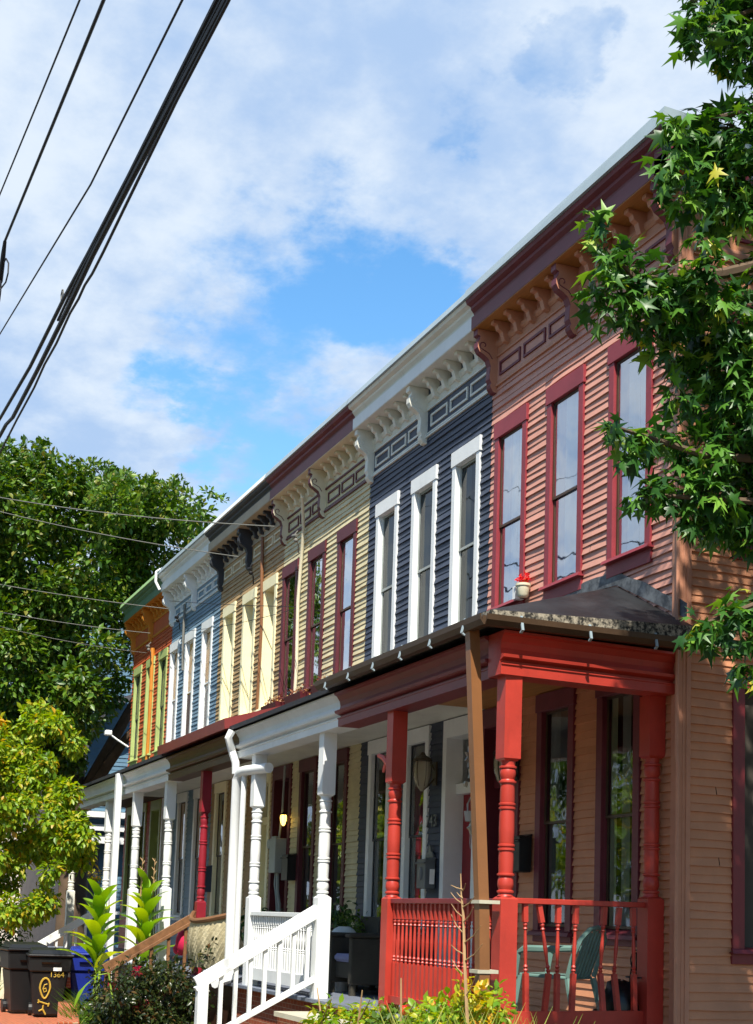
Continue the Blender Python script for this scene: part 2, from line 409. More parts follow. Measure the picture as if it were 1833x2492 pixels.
# leaf templates: vertices (across, along, up) and triangles
def star_leaf():
    P = [(0, 0, 0)]
    lob = [(-58, .62), (-18, .92), (25, 0)]
    ang = [205, 150, 90, 30, -25]; ln = [.52, .82, 1., .82, .52]
    c = (0, .42)
    per = []
    for k, (a, l) in enumerate(zip(ang, ln)):
        a = math.radians(a); per.append((c[0]+l*.62*math.cos(a), c[1]+l*.62*math.sin(a), -.16*l))
        if k < 4:
            m = math.radians((ang[k]+ang[k+1])/2); per.append((c[0]+.19*math.cos(m), c[1]+.19*math.sin(m), .0))
    per.append((.06, .2, 0)); per.append((0, -.12, .0)); per.append((-.06, .2, 0))
    V = [(c[0], c[1], .05)]+per; n = len(per)
    F = [(0, 1+k, 1+(k+1) % n) for k in range(n)]
    return np.array(V), np.array(F)
def oval_leaf(w=.5, fold=.1):
    V = [(0, 0, 0), (-w*.42, .3, fold), (-w*.5, .55, fold), (0, 1, -.08), (w*.5, .55, fold), (w*.42, .3, fold), (0, .5, 0)]
    F = [(0, 6, 1), (1, 6, 2), (2, 6, 3), (3, 6, 4), (4, 6, 5), (5, 6, 0)]
    return np.array(V), np.array(F)
STAR = star_leaf(); OVAL = oval_leaf()
def norm(a): return a/np.maximum(1e-9, np.linalg.norm(a, axis=1, keepdims=True))
def leaf_cloud(P, tip, up, size, tmpl):
    V0, F0 = tmpl; n = len(P); T = norm(tip); U = up-(up*T).sum(1, keepdims=True)*T; U = norm(U); S = np.cross(T, U)
    V = P[:, None, :]+size[:, None, None]*(V0[None, :, 0, None]*S[:, None, :]+V0[None, :, 1, None]*T[:, None, :]+V0[None, :, 2, None]*U[:, None, :])
    F = F0[None]+(np.arange(n)*len(V0))[:, None, None]
    return V.reshape(-1, 3), F.reshape(-1, 3)
def rvec(n): return RNG.normal(size=(n, 3))
def clump(centres, per_m2, size, tmpl, droop=.6, upb=1.0, shell=True, jitter=1.0):
    Ps, Ts, Us, Ss = [], [], [], []
    for (x, y, z, r) in centres:
        n = max(4, int(per_m2*r*r))
        d = norm(rvec(n)); rad = r*np.clip(RNG.random(n)**(.45 if shell else .7), .15, 1)*(.85+.4*RNG.random(n))
        P = np.array([x, y, z])+d*rad[:, None]
        T = d*.9+rvec(n)*.55*jitter; T[:, 2] -= droop
        U = d*.6+rvec(n)*.45*jitter; U[:, 2] += upb
        Ps.append(P); Ts.append(T); Us.append(U); Ss.append(size*(.55+.75*RNG.random(n)))
    return leaf_cloud(np.concatenate(Ps), np.concatenate(Ts), np.concatenate(Us), np.concatenate(Ss), tmpl)

# foliage clumps of the trees in view: x, y, z, radius
RT= [(3.12,-1.89,7.32,0.14),(2.96,-1.56,7.58,0.18),(3.19,-1.65,7.17,0.16),(3.15,-2.01,7.11,0.07),(3.14,-2.06,7.19,0.05),(3.05,-1.73,7.16,0.08),(3.01,-1.5,7.0,0.06),(3.08,-2.0,7.35,0.07),(2.98,-2.0,6.63,0.13),(2.89,-1.72,6.72,0.18),(3.11,-1.67,6.61,0.2),(3.1,-2.14,6.32,0.11),(2.92,-1.81,6.43,0.17),(3.07,-1.68,6.33,0.2),(3.02,-2.02,6.15,0.11),(2.85,-1.67,6.27,0.12),(3.09,-1.58,6.16,0.12),(3.04,-2.13,6.63,0.06),(2.97,-2.6,5.9,0.07),(2.99,-2.52,5.79,0.09),(2.93,-2.35,5.67,0.11),(3.04,-2.58,5.58,0.1),(2.92,-2.57,5.45,0.08),(2.98,-2.44,5.46,0.13),(2.96,-2.24,5.54,0.14),(2.91,-2.3,5.35,0.09),(2.94,-2.06,5.64,0.13),(3.07,-1.96,5.53,0.12),(2.86,-2.15,5.34,0.07),(2.9,-2.59,5.34,0.05),(3.2,-2.0,5.81,0.08),(3.19,-1.96,5.64,0.1),(3.1,-1.87,5.52,0.12),(2.93,-2.01,5.44,0.12),(2.74,-1.68,5.49,0.17),(2.98,-1.61,5.44,0.2),(2.81,-1.98,5.24,0.09),(2.7,-1.69,5.23,0.17),(2.94,-1.62,5.18,0.22),(2.82,-1.87,4.98,0.11),(2.63,-1.53,5.0,0.17),(2.95,-1.51,4.9,0.23),(2.77,-1.35,4.68,0.24),(2.84,-1.68,4.61,0.17),(2.79,-2.06,5.34,0.08),(2.95,-2.51,4.65,0.05),(2.9,-2.35,4.63,0.09),(2.87,-2.17,4.63,0.11),(2.77,-1.9,4.72,0.12),(2.91,-2.28,4.5,0.06),(2.89,-2.24,4.25,0.07),(2.86,-2.09,4.31,0.1),(2.75,-1.85,4.43,0.14),(2.8,-1.69,4.35,0.17),(2.72,-1.38,4.39,0.21),(2.75,-1.78,4.21,0.09),(2.73,-1.56,4.23,0.11),(2.72,-1.31,4.22,0.13),(3.01,-1.94,3.42,0.05),(2.97,-1.8,3.48,0.09),(2.94,-1.63,3.56,0.1),(2.83,-1.4,3.7,0.12),(2.87,-1.5,3.45,0.09),(2.96,-1.48,3.25,0.09),(2.97,-1.76,3.38,0.06),(3.06,-1.28,7.5,0.27),(3.26,-1.37,6.85,0.26),(3.03,-1.26,6.44,0.26),(3.14,-1.31,5.77,0.26),(2.84,-1.11,5.31,0.3),(3.04,-1.2,4.63,0.29),(2.81,-1.1,4.25,0.21),(2.98,-1.26,3.6,0.17),(2.93,-1.26,3.24,0.14),(2.97,-1.64,7.9,0.3),(3.34,-1.5,7.82,0.35),(3.45,-1.13,7.49,0.37),(3.21,-0.93,6.75,0.38),(3.27,-0.99,5.78,0.37),(3.03,-0.8,5.0,0.38),(3.11,-0.84,4.07,0.32),(2.99,-1.52,8.48,0.36),(3.33,-1.2,8.49,0.41)]
BT= [(-25.92,-3.82,8.3,0.52),(-26.36,-5.53,5.77,0.41),(-25.27,-0.55,11.95,0.38),(-26.58,-1.1,6.98,0.36),(-25.97,-2.31,6.29,0.62),(-28.93,-4.72,11.71,0.47),(-25.06,-0.62,10.58,0.46),(-26.62,-2.74,8.19,0.61),(-26.44,-0.03,12.22,0.63),(-26.2,0.36,11.77,0.51),(-26.84,-4.9,6.18,0.39),(-28.4,-2.97,6.81,0.35),(-26.84,0.59,10.87,0.49),(-24.82,-5.21,7.51,0.4),(-24.37,-2.5,7.63,0.35),(-26.12,1.88,11.03,0.45),(-26.47,-1.8,8.82,0.52),(-27.63,-0.65,8.25,0.49),(-24.78,-2.19,6.82,0.43),(-23.66,-2.54,7.76,0.52),(-26.01,-0.37,9.37,0.45),(-26.9,-3.68,9.25,0.44),(-25.3,-2.92,10.24,0.52),(-27.53,-3.22,10.13,0.35),(-24.68,-0.99,6.79,0.41),(-25.4,1.06,11.42,0.55),(-26.01,-5.11,10.04,0.59),(-24.53,-2.09,5.7,0.44),(-23.74,-2.4,10.66,0.5),(-28.63,-3.88,6.42,0.4),(-27.35,-3.19,6.32,0.58),(-24.84,-3.23,11.62,0.58),(-25.87,-3.65,9.99,0.47),(-24.61,-2.29,5.16,0.34),(-28.46,-3.64,6.96,0.54),(-24.62,-1.66,10.44,0.41),(-26.12,-5.23,7.82,0.58),(-28.51,-5.13,5.46,0.62),(-24.14,0.22,11.57,0.35),(-27.57,-1.1,10.06,0.52),(-27.71,-2.9,11.33,0.48),(-25.76,0.99,10.49,0.59),(-29.1,-4.03,6.6,0.58),(-25.82,-5.58,10.36,0.5),(-27.2,-2.08,9.35,0.34),(-26.13,-5.13,8.55,0.43),(-26.68,-2.7,7.67,0.45),(-24.69,-4.43,9.77,0.51),(-25.33,0.29,10.06,0.45),(-24.94,-0.61,6.46,0.58),(-24.54,-0.68,9.34,0.49),(-25.78,0.27,9.8,0.48),(-27.49,-3.64,8.67,0.36),(-27.65,-2.03,9.86,0.62),(-27.82,-2.22,5.66,0.42),(-26.92,-1.93,12.44,0.54),(-25.55,0.05,7.01,0.37),(-24.81,-4.57,6.18,0.37),(-25.71,-4.82,5.4,0.35),(-23.39,-1.09,6.1,0.57),(-23.88,-1.63,6.79,0.56),(-27.89,-2.86,8.57,0.41),(-27.08,-4.42,11.0,0.57),(-25.38,-2.62,9.83,0.45),(-25.65,-2.53,12.35,0.4),(-24.48,-2.37,6.54,0.55),(-26.24,-1.34,9.15,0.61),(-26.57,-1.31,9.57,0.4),(-26.58,-3.71,11.42,0.43),(-28.95,-3.54,7.53,0.43),(-26.51,0.44,10.03,0.52),(-23.86,-3.93,10.55,0.48),(-25.08,-2.86,11.38,0.44),(-25.62,0.78,12.29,0.33),(-26.85,-0.49,9.5,0.59),(-26.47,-0.94,9.26,0.6),(-28.41,-1.99,7.21,0.48),(-27.39,-3.96,11.27,0.54),(-25.07,-4.06,11.06,0.4),(-24.84,1.85,11.25,0.32),(-26.26,-4.87,5.84,0.45),(-23.14,-1.18,7.05,0.44),(-24.43,-2.31,8.68,0.52),(-24.08,-1.61,11.74,0.54),(-29.34,-4.49,5.73,0.37),(-27.23,-3.12,7.46,0.58),(-28.92,-3.19,6.99,0.54),(-25.14,-1.52,12.1,0.45),(-25.59,0.5,7.54,0.35),(-26.74,-0.35,12.1,0.54),(-25.49,-4.61,4.98,0.44),(-26.42,0.66,8.39,0.32),(-23.9,-3.57,10.94,0.55),(-25.69,0.8,8.76,0.3),(-24.1,-2.6,5.47,0.49),(-26.0,-3.61,6.45,0.44),(-27.31,-2.21,8.74,0.45),(-28.33,-4.62,6.57,0.4),(-27.82,-4.18,9.72,0.58),(-25.83,0.8,8.36,0.29),(-24.16,-1.52,8.04,0.42),(-26.16,-0.97,8.31,0.63),(-26.5,0.2,11.03,0.49),(-23.09,-0.99,6.65,0.57),(-25.18,-0.19,9.01,0.48),(-24.41,-4.32,8.1,0.49),(-25.39,-0.32,9.45,0.63),(-25.72,-5.53,9.61,0.36),(-25.0,-1.11,5.21,0.6),(-25.58,0.02,12.26,0.34),(-26.68,0.77,10.74,0.6),(-25.99,-1.96,6.7,0.37),(-26.46,-4.33,11.63,0.36),(-26.14,-1.2,9.69,0.43),(-25.49,-1.78,6.65,0.39),(-26.11,-2.77,9.94,0.52),(-25.09,-4.0,6.19,0.48),(-24.81,-4.46,10.78,0.46),(-24.25,-2.08,12.22,0.32),(-23.93,-2.5,6.81,0.46),(-25.33,-5.11,8.63,0.53),(-23.67,-3.34,11.34,0.56),(-26.47,-3.32,6.38,0.62),(-24.96,-3.54,10.6,0.58),(-23.13,-0.92,9.74,0.54),(-26.94,-3.82,4.81,0.58),(-27.59,-5.64,10.48,0.62),(-28.6,-5.13,10.88,0.37),(-26.73,-2.52,10.43,0.62),(-28.11,-4.1,6.93,0.59),(-25.14,-0.96,5.28,0.46),(-26.7,-3.7,6.44,0.42),(-27.47,-4.2,7.0,0.55),(-24.33,-2.74,8.6,0.55),(-28.53,-5.6,9.25,0.54),(-28.49,-5.09,11.37,0.53),(-27.27,-1.59,5.66,0.44),(-25.57,-2.97,12.36,0.39),(-25.09,-4.98,7.83,0.36),(-22.77,-0.86,10.51,0.39),(-22.89,-0.72,7.77,0.41),(-26.68,-0.88,9.86,0.52),(-24.36,-4.56,10.91,0.59),(-27.09,-1.84,11.59,0.52),(-27.13,0.12,6.98,0.44),(-23.38,-1.05,8.95,0.59),(-24.16,-0.82,6.09,0.5),(-23.9,-2.02,6.65,0.44),(-25.54,-1.95,12.51,0.36),(-26.53,-2.07,7.69,0.4),(-25.75,-2.62,4.62,0.47),(-28.27,-4.06,5.28,0.6),(-28.26,-1.72,5.29,0.62),(-25.46,-1.6,6.52,0.64),(-24.55,1.99,10.88,0.27),(-26.13,0.47,11.02,0.35),(-25.46,0.54,11.04,0.56),(-25.38,0.54,10.92,0.46),(-25.02,1.72,10.24,0.48),(-24.9,-1.43,8.4,0.6),(-28.22,-3.25,9.5,0.58),(-27.59,-3.32,11.34,0.34),(-27.09,-4.67,8.53,0.39),(-26.4,1.06,9.61,0.63),(-26.43,-5.77,9.12,0.36),(-24.78,-1.5,12.17,0.29),(-24.8,1.0,9.71,0.47),(-27.3,-0.03,7.77,0.58),(-26.91,-3.9,12.04,0.37),(-26.13,-1.25,6.14,0.42),(-24.34,-2.49,8.38,0.39),(-24.68,-1.35,9.49,0.48),(-25.85,-3.18,8.55,0.6),(-25.35,-0.92,8.46,0.42),(-26.49,-4.87,7.24,0.49),(-26.85,-0.2,12.01,0.39),(-25.41,-2.47,5.99,0.42),(-25.1,-3.3,9.47,0.38),(-24.8,-3.58,4.61,0.41),(-27.37,-0.94,7.08,0.53),(-24.63,-3.34,4.76,0.42),(-25.71,-1.84,10.86,0.35),(-25.15,-3.68,4.81,0.61),(-28.02,-3.93,4.73,0.53),(-23.84,0.29,11.47,0.38),(-25.17,-2.89,11.96,0.64),(-25.3,-3.74,11.66,0.28),(-24.41,-2.8,5.15,0.4),(-26.44,-2.53,5.06,0.55),(-27.75,-2.57,6.94,0.51),(-25.5,-1.9,8.49,0.5),(-24.67,1.16,11.59,0.62),(-25.32,1.44,11.99,0.38),(-25.1,-4.63,10.36,0.36),(-29.1,-5.41,5.79,0.64),(-26.27,0.26,8.97,0.37),(-23.75,-1.53,9.01,0.52),(-25.62,-3.14,8.64,0.44),(-28.54,-2.45,8.39,0.62),(-25.62,-3.19,4.73,0.38),(-25.05,-1.54,6.82,0.53),(-26.54,-3.15,4.89,0.48),(-28.19,-0.69,6.02,0.5),(-23.84,-2.27,7.51,0.47),(-26.85,-5.11,5.71,0.63),(-26.08,-2.87,11.27,0.61),(-27.21,-1.79,5.9,0.45),(-25.82,-3.31,8.67,0.45),(-24.47,-1.18,11.68,0.31),(-24.04,-0.99,11.65,0.3),(-26.02,-0.95,5.38,0.56),(-25.66,-0.09,12.38,0.31),(-25.01,-1.69,5.49,0.4),(-23.79,0.94,11.49,0.31),(-26.14,-1.43,9.57,0.54),(-27.79,-2.09,12.89,0.55),(-28.27,-5.09,9.49,0.64),(-27.52,-1.53,9.93,0.59),(-26.54,-3.02,9.58,0.61),(-24.53,-4.32,9.24,0.53),(-27.74,-5.31,5.11,0.51),(-26.85,-5.27,10.98,0.38),(-27.6,-1.03,11.26,0.54),(-24.32,-1.67,11.1,0.61),(-27.51,-4.64,8.6,0.45),(-24.23,-2.45,10.06,0.6),(-29.05,-3.6,6.35,0.38),(-24.08,-4.38,10.79,0.49),(-27.95,-2.13,6.09,0.36),(-24.31,-2.67,9.41,0.42),(-25.82,-3.53,7.06,0.37),(-26.85,-3.96,9.33,0.41),(-25.5,0.09,11.52,0.52),(-26.43,-4.2,6.6,0.5),(-25.13,-0.71,7.78,0.36),(-24.61,-1.77,8.0,0.61),(-26.24,0.1,11.65,0.64),(-26.49,-2.57,4.68,0.39),(-26.08,0.43,10.61,0.37),(-25.72,-1.13,5.94,0.5),(-27.28,-1.36,8.46,0.4),(-27.51,-4.84,6.6,0.43),(-26.81,-0.76,4.89,0.36),(-24.96,0.04,6.92,0.33),(-26.12,-1.02,11.22,0.51),(-25.95,-2.77,12.17,0.44),(-24.43,0.09,11.63,0.29),(-24.1,-2.54,7.86,0.36),(-25.46,-1.92,11.36,0.39),(-29.14,-4.83,8.82,0.6),(-23.41,-1.82,9.26,0.42),(-24.75,-3.07,4.95,0.62),(-24.51,-1.98,9.16,0.63),(-26.82,-4.19,8.19,0.4),(-28.44,-3.49,4.85,0.56),(-28.87,-3.75,9.62,0.44),(-24.93,0.54,11.88,0.3),(-27.26,-1.32,10.35,0.56),(-25.42,-1.47,7.25,0.58),(-26.92,-3.57,8.5,0.46),(-26.11,-0.35,11.65,0.49),(-26.02,0.53,10.31,0.56),(-23.25,1.63,11.28,0.4),(-25.28,0.55,9.17,0.5),(-23.53,-0.38,7.76,0.38),(-26.75,-4.96,6.29,0.48),(-24.15,-3.68,6.75,0.42),(-22.48,-0.52,11.05,0.5),(-24.65,-2.95,4.71,0.58),(-26.0,-2.36,6.25,0.54)]
YT= [(-16.44,-4.39,4.27,0.29),(-16.32,-4.33,4.24,0.18),(-16.85,-4.29,2.76,0.26),(-15.3,-4.69,5.0,0.21),(-16.29,-4.79,2.73,0.28),(-16.95,-3.13,2.42,0.24),(-15.32,-4.1,3.83,0.29),(-17.33,-3.65,4.99,0.25),(-15.26,-3.34,3.32,0.32),(-18.17,-4.83,3.74,0.18),(-15.77,-3.73,3.15,0.31),(-16.27,-4.13,5.22,0.16),(-16.0,-3.07,3.97,0.21),(-16.88,-4.46,4.72,0.17),(-17.24,-5.1,1.97,0.28),(-15.39,-3.7,2.49,0.27),(-17.43,-5.6,4.98,0.31),(-16.79,-3.85,2.17,0.22),(-15.3,-3.88,2.6,0.21),(-15.89,-2.85,4.19,0.2),(-17.34,-4.06,2.44,0.31),(-15.91,-3.88,4.36,0.17),(-17.14,-4.56,2.71,0.2),(-15.89,-5.02,4.72,0.24),(-17.13,-4.41,1.38,0.21),(-16.92,-3.99,5.19,0.28),(-16.14,-4.13,2.08,0.2),(-16.97,-4.73,4.42,0.26),(-16.58,-2.83,4.95,0.24),(-16.43,-4.11,3.06,0.19),(-17.2,-3.93,2.46,0.31),(-17.85,-4.58,1.34,0.27),(-18.21,-4.94,2.68,0.21),(-15.63,-4.08,4.57,0.29),(-16.31,-4.01,3.89,0.31),(-17.74,-4.63,5.33,0.21),(-17.57,-4.51,5.01,0.2),(-16.57,-4.55,1.31,0.21),(-17.03,-4.67,2.88,0.22),(-17.19,-3.58,4.06,0.31),(-15.09,-2.77,1.73,0.2),(-17.93,-4.77,4.71,0.3),(-14.86,-2.26,2.86,0.23),(-16.65,-5.19,1.28,0.21),(-17.01,-3.02,4.97,0.22),(-16.97,-4.14,2.41,0.2),(-15.77,-5.1,2.67,0.3),(-16.07,-4.38,4.48,0.18),(-16.48,-4.33,2.88,0.21),(-17.46,-4.36,3.17,0.23),(-15.05,-2.81,3.15,0.19),(-15.6,-2.41,3.22,0.24),(-15.5,-2.46,3.67,0.22),(-17.12,-5.45,2.84,0.24),(-17.04,-3.77,3.25,0.19),(-16.47,-2.27,4.66,0.2),(-17.97,-5.14,2.91,0.3),(-16.0,-5.4,3.5,0.28),(-17.37,-3.65,2.03,0.32),(-16.45,-2.84,1.48,0.17),(-16.61,-5.11,1.6,0.27),(-17.57,-5.46,4.36,0.17),(-17.58,-4.58,2.18,0.26),(-14.88,-2.79,2.24,0.19),(-15.91,-4.74,2.64,0.3),(-16.95,-3.79,3.02,0.18),(-17.13,-2.55,1.82,0.21),(-17.71,-4.66,4.65,0.23),(-17.11,-3.99,3.02,0.21),(-17.51,-4.09,1.92,0.21),(-15.88,-2.8,2.71,0.31),(-15.37,-4.11,4.23,0.22),(-17.35,-3.16,3.8,0.26),(-16.82,-3.71,2.4,0.26),(-16.42,-3.66,3.0,0.29),(-16.48,-4.73,1.8,0.3),(-16.91,-5.24,3.1,0.27),(-15.81,-4.9,4.02,0.25),(-17.96,-4.86,4.5,0.23),(-16.64,-3.42,4.07,0.29),(-15.33,-4.0,3.08,0.29),(-16.93,-4.36,4.01,0.25),(-16.64,-3.53,1.52,0.21),(-16.74,-5.26,2.8,0.25),(-15.9,-5.53,4.43,0.3),(-16.72,-3.36,4.31,0.26),(-16.47,-5.23,1.93,0.32),(-16.21,-5.09,3.94,0.3),(-15.09,-2.58,2.76,0.23),(-16.98,-2.89,5.21,0.29),(-15.71,-4.66,3.84,0.19),(-16.41,-2.57,4.99,0.22),(-15.13,-3.01,1.61,0.2),(-17.03,-4.11,3.42,0.3),(-16.08,-2.96,3.76,0.28),(-15.53,-2.58,3.68,0.26),(-15.69,-4.63,1.4,0.26),(-16.49,-3.78,4.45,0.24),(-17.45,-3.06,1.48,0.19),(-16.85,-4.1,4.41,0.19),(-16.9,-2.53,2.85,0.22),(-17.32,-4.2,1.3,0.22),(-16.67,-3.39,3.42,0.24),(-17.22,-4.52,4.47,0.29),(-16.62,-3.1,4.44,0.24),(-16.52,-4.1,2.69,0.26),(-18.21,-4.99,2.78,0.27),(-15.25,-3.39,1.57,0.29),(-15.79,-3.22,2.73,0.26),(-16.36,-5.07,2.91,0.31),(-16.6,-2.42,3.3,0.22),(-17.15,-3.56,4.69,0.28),(-16.65,-2.7,5.06,0.16),(-15.19,-3.55,3.1,0.23),(-15.43,-2.25,2.59,0.29),(-16.56,-4.07,1.34,0.17),(-15.91,-4.56,1.87,0.25),(-15.54,-2.35,2.74,0.28),(-16.29,-2.35,2.81,0.21),(-17.52,-4.81,4.34,0.19),(-16.17,-4.85,1.88,0.32),(-17.5,-3.58,1.34,0.19),(-15.25,-2.72,3.46,0.17),(-15.64,-2.94,2.84,0.29),(-15.77,-4.87,3.24,0.22),(-14.97,-2.37,3.1,0.2),(-17.09,-3.05,4.19,0.17),(-16.74,-2.09,2.64,0.22),(-17.25,-5.34,4.52,0.16),(-18.13,-4.93,1.82,0.3),(-16.89,-2.21,2.95,0.27),(-15.09,-3.61,3.35,0.17),(-15.79,-4.67,3.18,0.32),(-17.43,-3.14,2.07,0.2),(-17.38,-4.57,4.8,0.3)]

# ------------------------------------------------------------------ ground
def sheet(name, x0, x1, y0, y1, z, mat):
    b = MB(); b.poly([(x0, y0, z), (x1, y0, z), (x1, y1, z), (x0, y1, z)]); return setting(b.build(name, mat))
sheet('ground', -600, 600, -600, 600, -.004, 'soil')
sheet('garden_bed', -32, 12, -4.3, -1.7, 0, 'soil')
sheet('brick_path', -16, -10.3, -4.9, -3.05, .004, 'brick paving')
b = MB(); b.box(-60, 40, -7.4, -4.95, -.2, .008); setting(b.build('sidewalk', 'concrete'))
b = MB(); b.box(-60, 40, -7.56, -7.4, -.2, .01); setting(b.build('kerb', 'concrete'))
sheet('road', -80, 60, -16, -7.56, .0, 'asphalt')

# ------------------------------------------------------------------ row houses
W = 3.7
FX = lambda a, p: (a, -p[0], p[1])          # profile (outward, z) swept along the street
def jit(k, i, s): return (math.sin(k*12.9898+i*78.233+s*37.7)*43758.5453 % 1)-.5
def siding(mb, u0, u1, z0, z1, holes, lap=.075, seed=0, proud=.019, step=.42):
    k = 0; z = z0
    while z < z1-.01:
        za, zb = z, min(z+lap, z1); zm = (za+zb)/2
        iv = [(u0, u1)]
        for (h0, h1, hz0, hz1) in holes:
            if hz0 < zm < hz1:
                nv = []
                for a, c in iv:
                    if h1 <= a or h0 >= c: nv.append((a, c)); continue
                    if h0 > a: nv.append((a, h0))
                    if h1 < c: nv.append((h1, c))
                iv = nv
        joint = u0+(u1-u0)*(jit(k, 3, seed)+.5)
        for a, c in iv:
            if c-a < .01: continue
            if a+.2 < joint < c-.2: segs = [(a, joint-.0035), (joint+.0035, c)]
            else: segs = [(a, c)]
            for a, c in segs:
             g = [a]; i = math.floor(a/step)+1
             while i*step < c-.02:
                 g.append(i*step); i += 1
             g.append(c)
             B, Lw, Tp = [], [], []
             pr = proud*(1.2 if k % 2 else .85)            # double-lap boards: every second step is shallower
             for u in g:
                 q = round(u/step); amp = 1.0
                 jz = jit(k, q, seed)*.012*amp; jo = jit(k, q, seed+5)*.008*amp
                 if u > joint: jz += jit(k, 99, seed)*.006; jo += .002
                 Lw.append(mb.vert((u, -.002, za+jz))); B.append(mb.vert((u, pr+jo, za+jz))); Tp.append(mb.vert((u, .002, zb+.012)))
             for j in range(len(g)-1):
                 mb.face((Lw[j], Lw[j+1], B[j+1], B[j])); mb.face((B[j], B[j+1], Tp[j+1], Tp[j]))
        z += lap; k += 1

def curtain_mb(xf, u0, u1, o, z0, z1, waves=3, amp=.014, gather=0., ph=0.):
    b = MB(xf); n = max(8, int((u1-u0)*60)); A = []; B = []
    for i in range(n+1):
        t = i/n; u = u0+(u1-u0)*t; w = amp*math.sin(t*waves*2*math.pi+ph)+amp*.4*math.sin(t*waves*5.1+1)
        ub = u0+(u1-u0)*(t*(1-gather)); A.append(b.vert((u, o+w, z1))); B.append(b.vert((ub, o+w, z0)))
    for i in range(n): b.face((B[i], B[i+1], A[i+1], A[i]))
    return b
def window(root, xf, cx, z0, z1, S):
    """sash window: window (casing) > sill, sash, pane, curtain"""
    w = S.get('w', .74); cs = S.get('cs', .105); hd = S.get('hd', .18); d = S.get('d', .055); ap = S.get('ap', .09)
    a, c = cx-w/2, cx+w/2; ia, ic = a+cs, c-cs; zb, zt = z0+.15, z1-hd
    b = MB(xf)
    b.box(a, ia, -.01, .036, z0+.1, zt); b.box(ic, c, -.01, .037, z0+.1, zt)
    b.box(a-.015, c+.015, -.01, .046, zt, z1)
    b.box(a-.005, c+.005, -.01, .034, z0, z0+ap)
    b.box(ia-.03, ia, -d-.05, -.01, zb-.03, zt+.03); b.box(ic, ic+.03, -d-.05, -.01, zb-.03, zt+.03)
    b.box(ia-.03, ic+.03, -d-.05, -.012, zt, zt+.03)
    win = b.build('window', S['casing'], root, bevel=.003)
    b = MB(xf); b.hexa([(a-.03, -.01, z0+ap), (c+.03, -.01, z0+ap), (c+.03, .085, z0+ap), (a-.03, .085, z0+ap), (ia-.04, -d-.05, zb+.005), (ic+.04, -d-.05, zb+.005), (c+.03, .07, z0+ap+.035), (a-.03, .07, z0+ap+.035)])
    b.build('sill', S.get('sill', S['casing']), win)
    zm = zb+(zt-zb)*S.get('meet', .48); s = S.get('rail', .026); ou, ol = -d, -d-.016
    b = MB(xf)
    for (lo, hi, o) in ((zb, zm+.02, ol), (zm-.02, zt, ou)):
        b.box(ia, ia+s, o-.014, o, lo, hi); b.box(ic-s, ic, o-.014, o, lo, hi)
        b.box(ia+s, ic-s, o-.0135, o-.0005, lo, lo+s); b.box(ia+s, ic-s, o-.0135, o-.0005, hi-s, hi)
    b.build('sash', S['sash'], win)
    b = MB(xf)
    for (lo, hi, o) in ((zb+s, zm+.02-s, ol-.008), (zm-.02+s, zt-s, ou-.008)): b.poly([(ia+s, o, lo), (ic-s, o, lo), (ic-s, o, hi), (ia+s, o, hi)])
    b.build('pane', S.get('glass', 'window glass'), win)
    for (t0, t1, f0, f1, m, wv) in S.get('curtains', []):
        g = curtain_mb(xf, ia+(ic-ia)*t0, ia+(ic-ia)*t1, -d-(.05 if wv else .026), zb+(zt-zb)*f0, zb+(zt-zb)*f1, wv, .012, 0, cx*7)
        g.build('curtain' if wv else 'blind', m, win, smooth=True)
    return (ia-.02, ic+.02, z0+.05, zt+.02)
def front(u, o, z): return (u, -o, z)
def side(u, o, z): return (o, u, z)

BRK = [(0, 8.205), (.27, 8.205), (.27, 8.135), (.235, 8.12), (.238, 8.09), (.262, 8.05), (.262, 7.99), (.235, 7.94), (.18, 7.91), (.125, 7.87), (.098, 7.80), (.105, 7.72), (.108, 7.65), (.085, 7.60), (.10, 7.575), (.09, 7.545), (.055, 7.50), (0, 7.49)]
MOD = [(0, 8.205), (.215, 8.205), (.215, 8.165), (.165, 8.155), (.15, 8.11), (.105, 8.085), (.09, 8.04), (.075, 7.99), (0, 7.975)]
def bracket(root, x, w, m_side, m_edge, prof=BRK, name='bracket', scroll=True):
    b = MB(); n = len(prof)
    A = [b.vert(FX(x-w/2, p)) for p in prof]; B = [b.vert(FX(x+w/2, p)) for p in prof]
    b.m = 1
    for k in range(n): b.face((A[k], A[(k+1) % n], B[(k+1) % n], B[k]))
    b.m = 0; b.face(A[::-1]); b.face(B)
    if scroll:                                   # carved spiral on both cheeks
        b.m = 1
        for s in (-1, 1):
            pts = []
            for k in range(15):
                t = k/14; r = .012+.04*t; an = -1.2+t*5.2
                pts.append((x+s*w/2, -(.185-r*math.cos(an)), 8.02+r*math.sin(an)))
            pts += [(x+s*w/2, -.12, 7.94), (x+s*w/2, -.075, 7.88)]
            b.tube(pts, .0065, 5)
    b.build(name, [m_side, m_edge], root, bevel=.003)

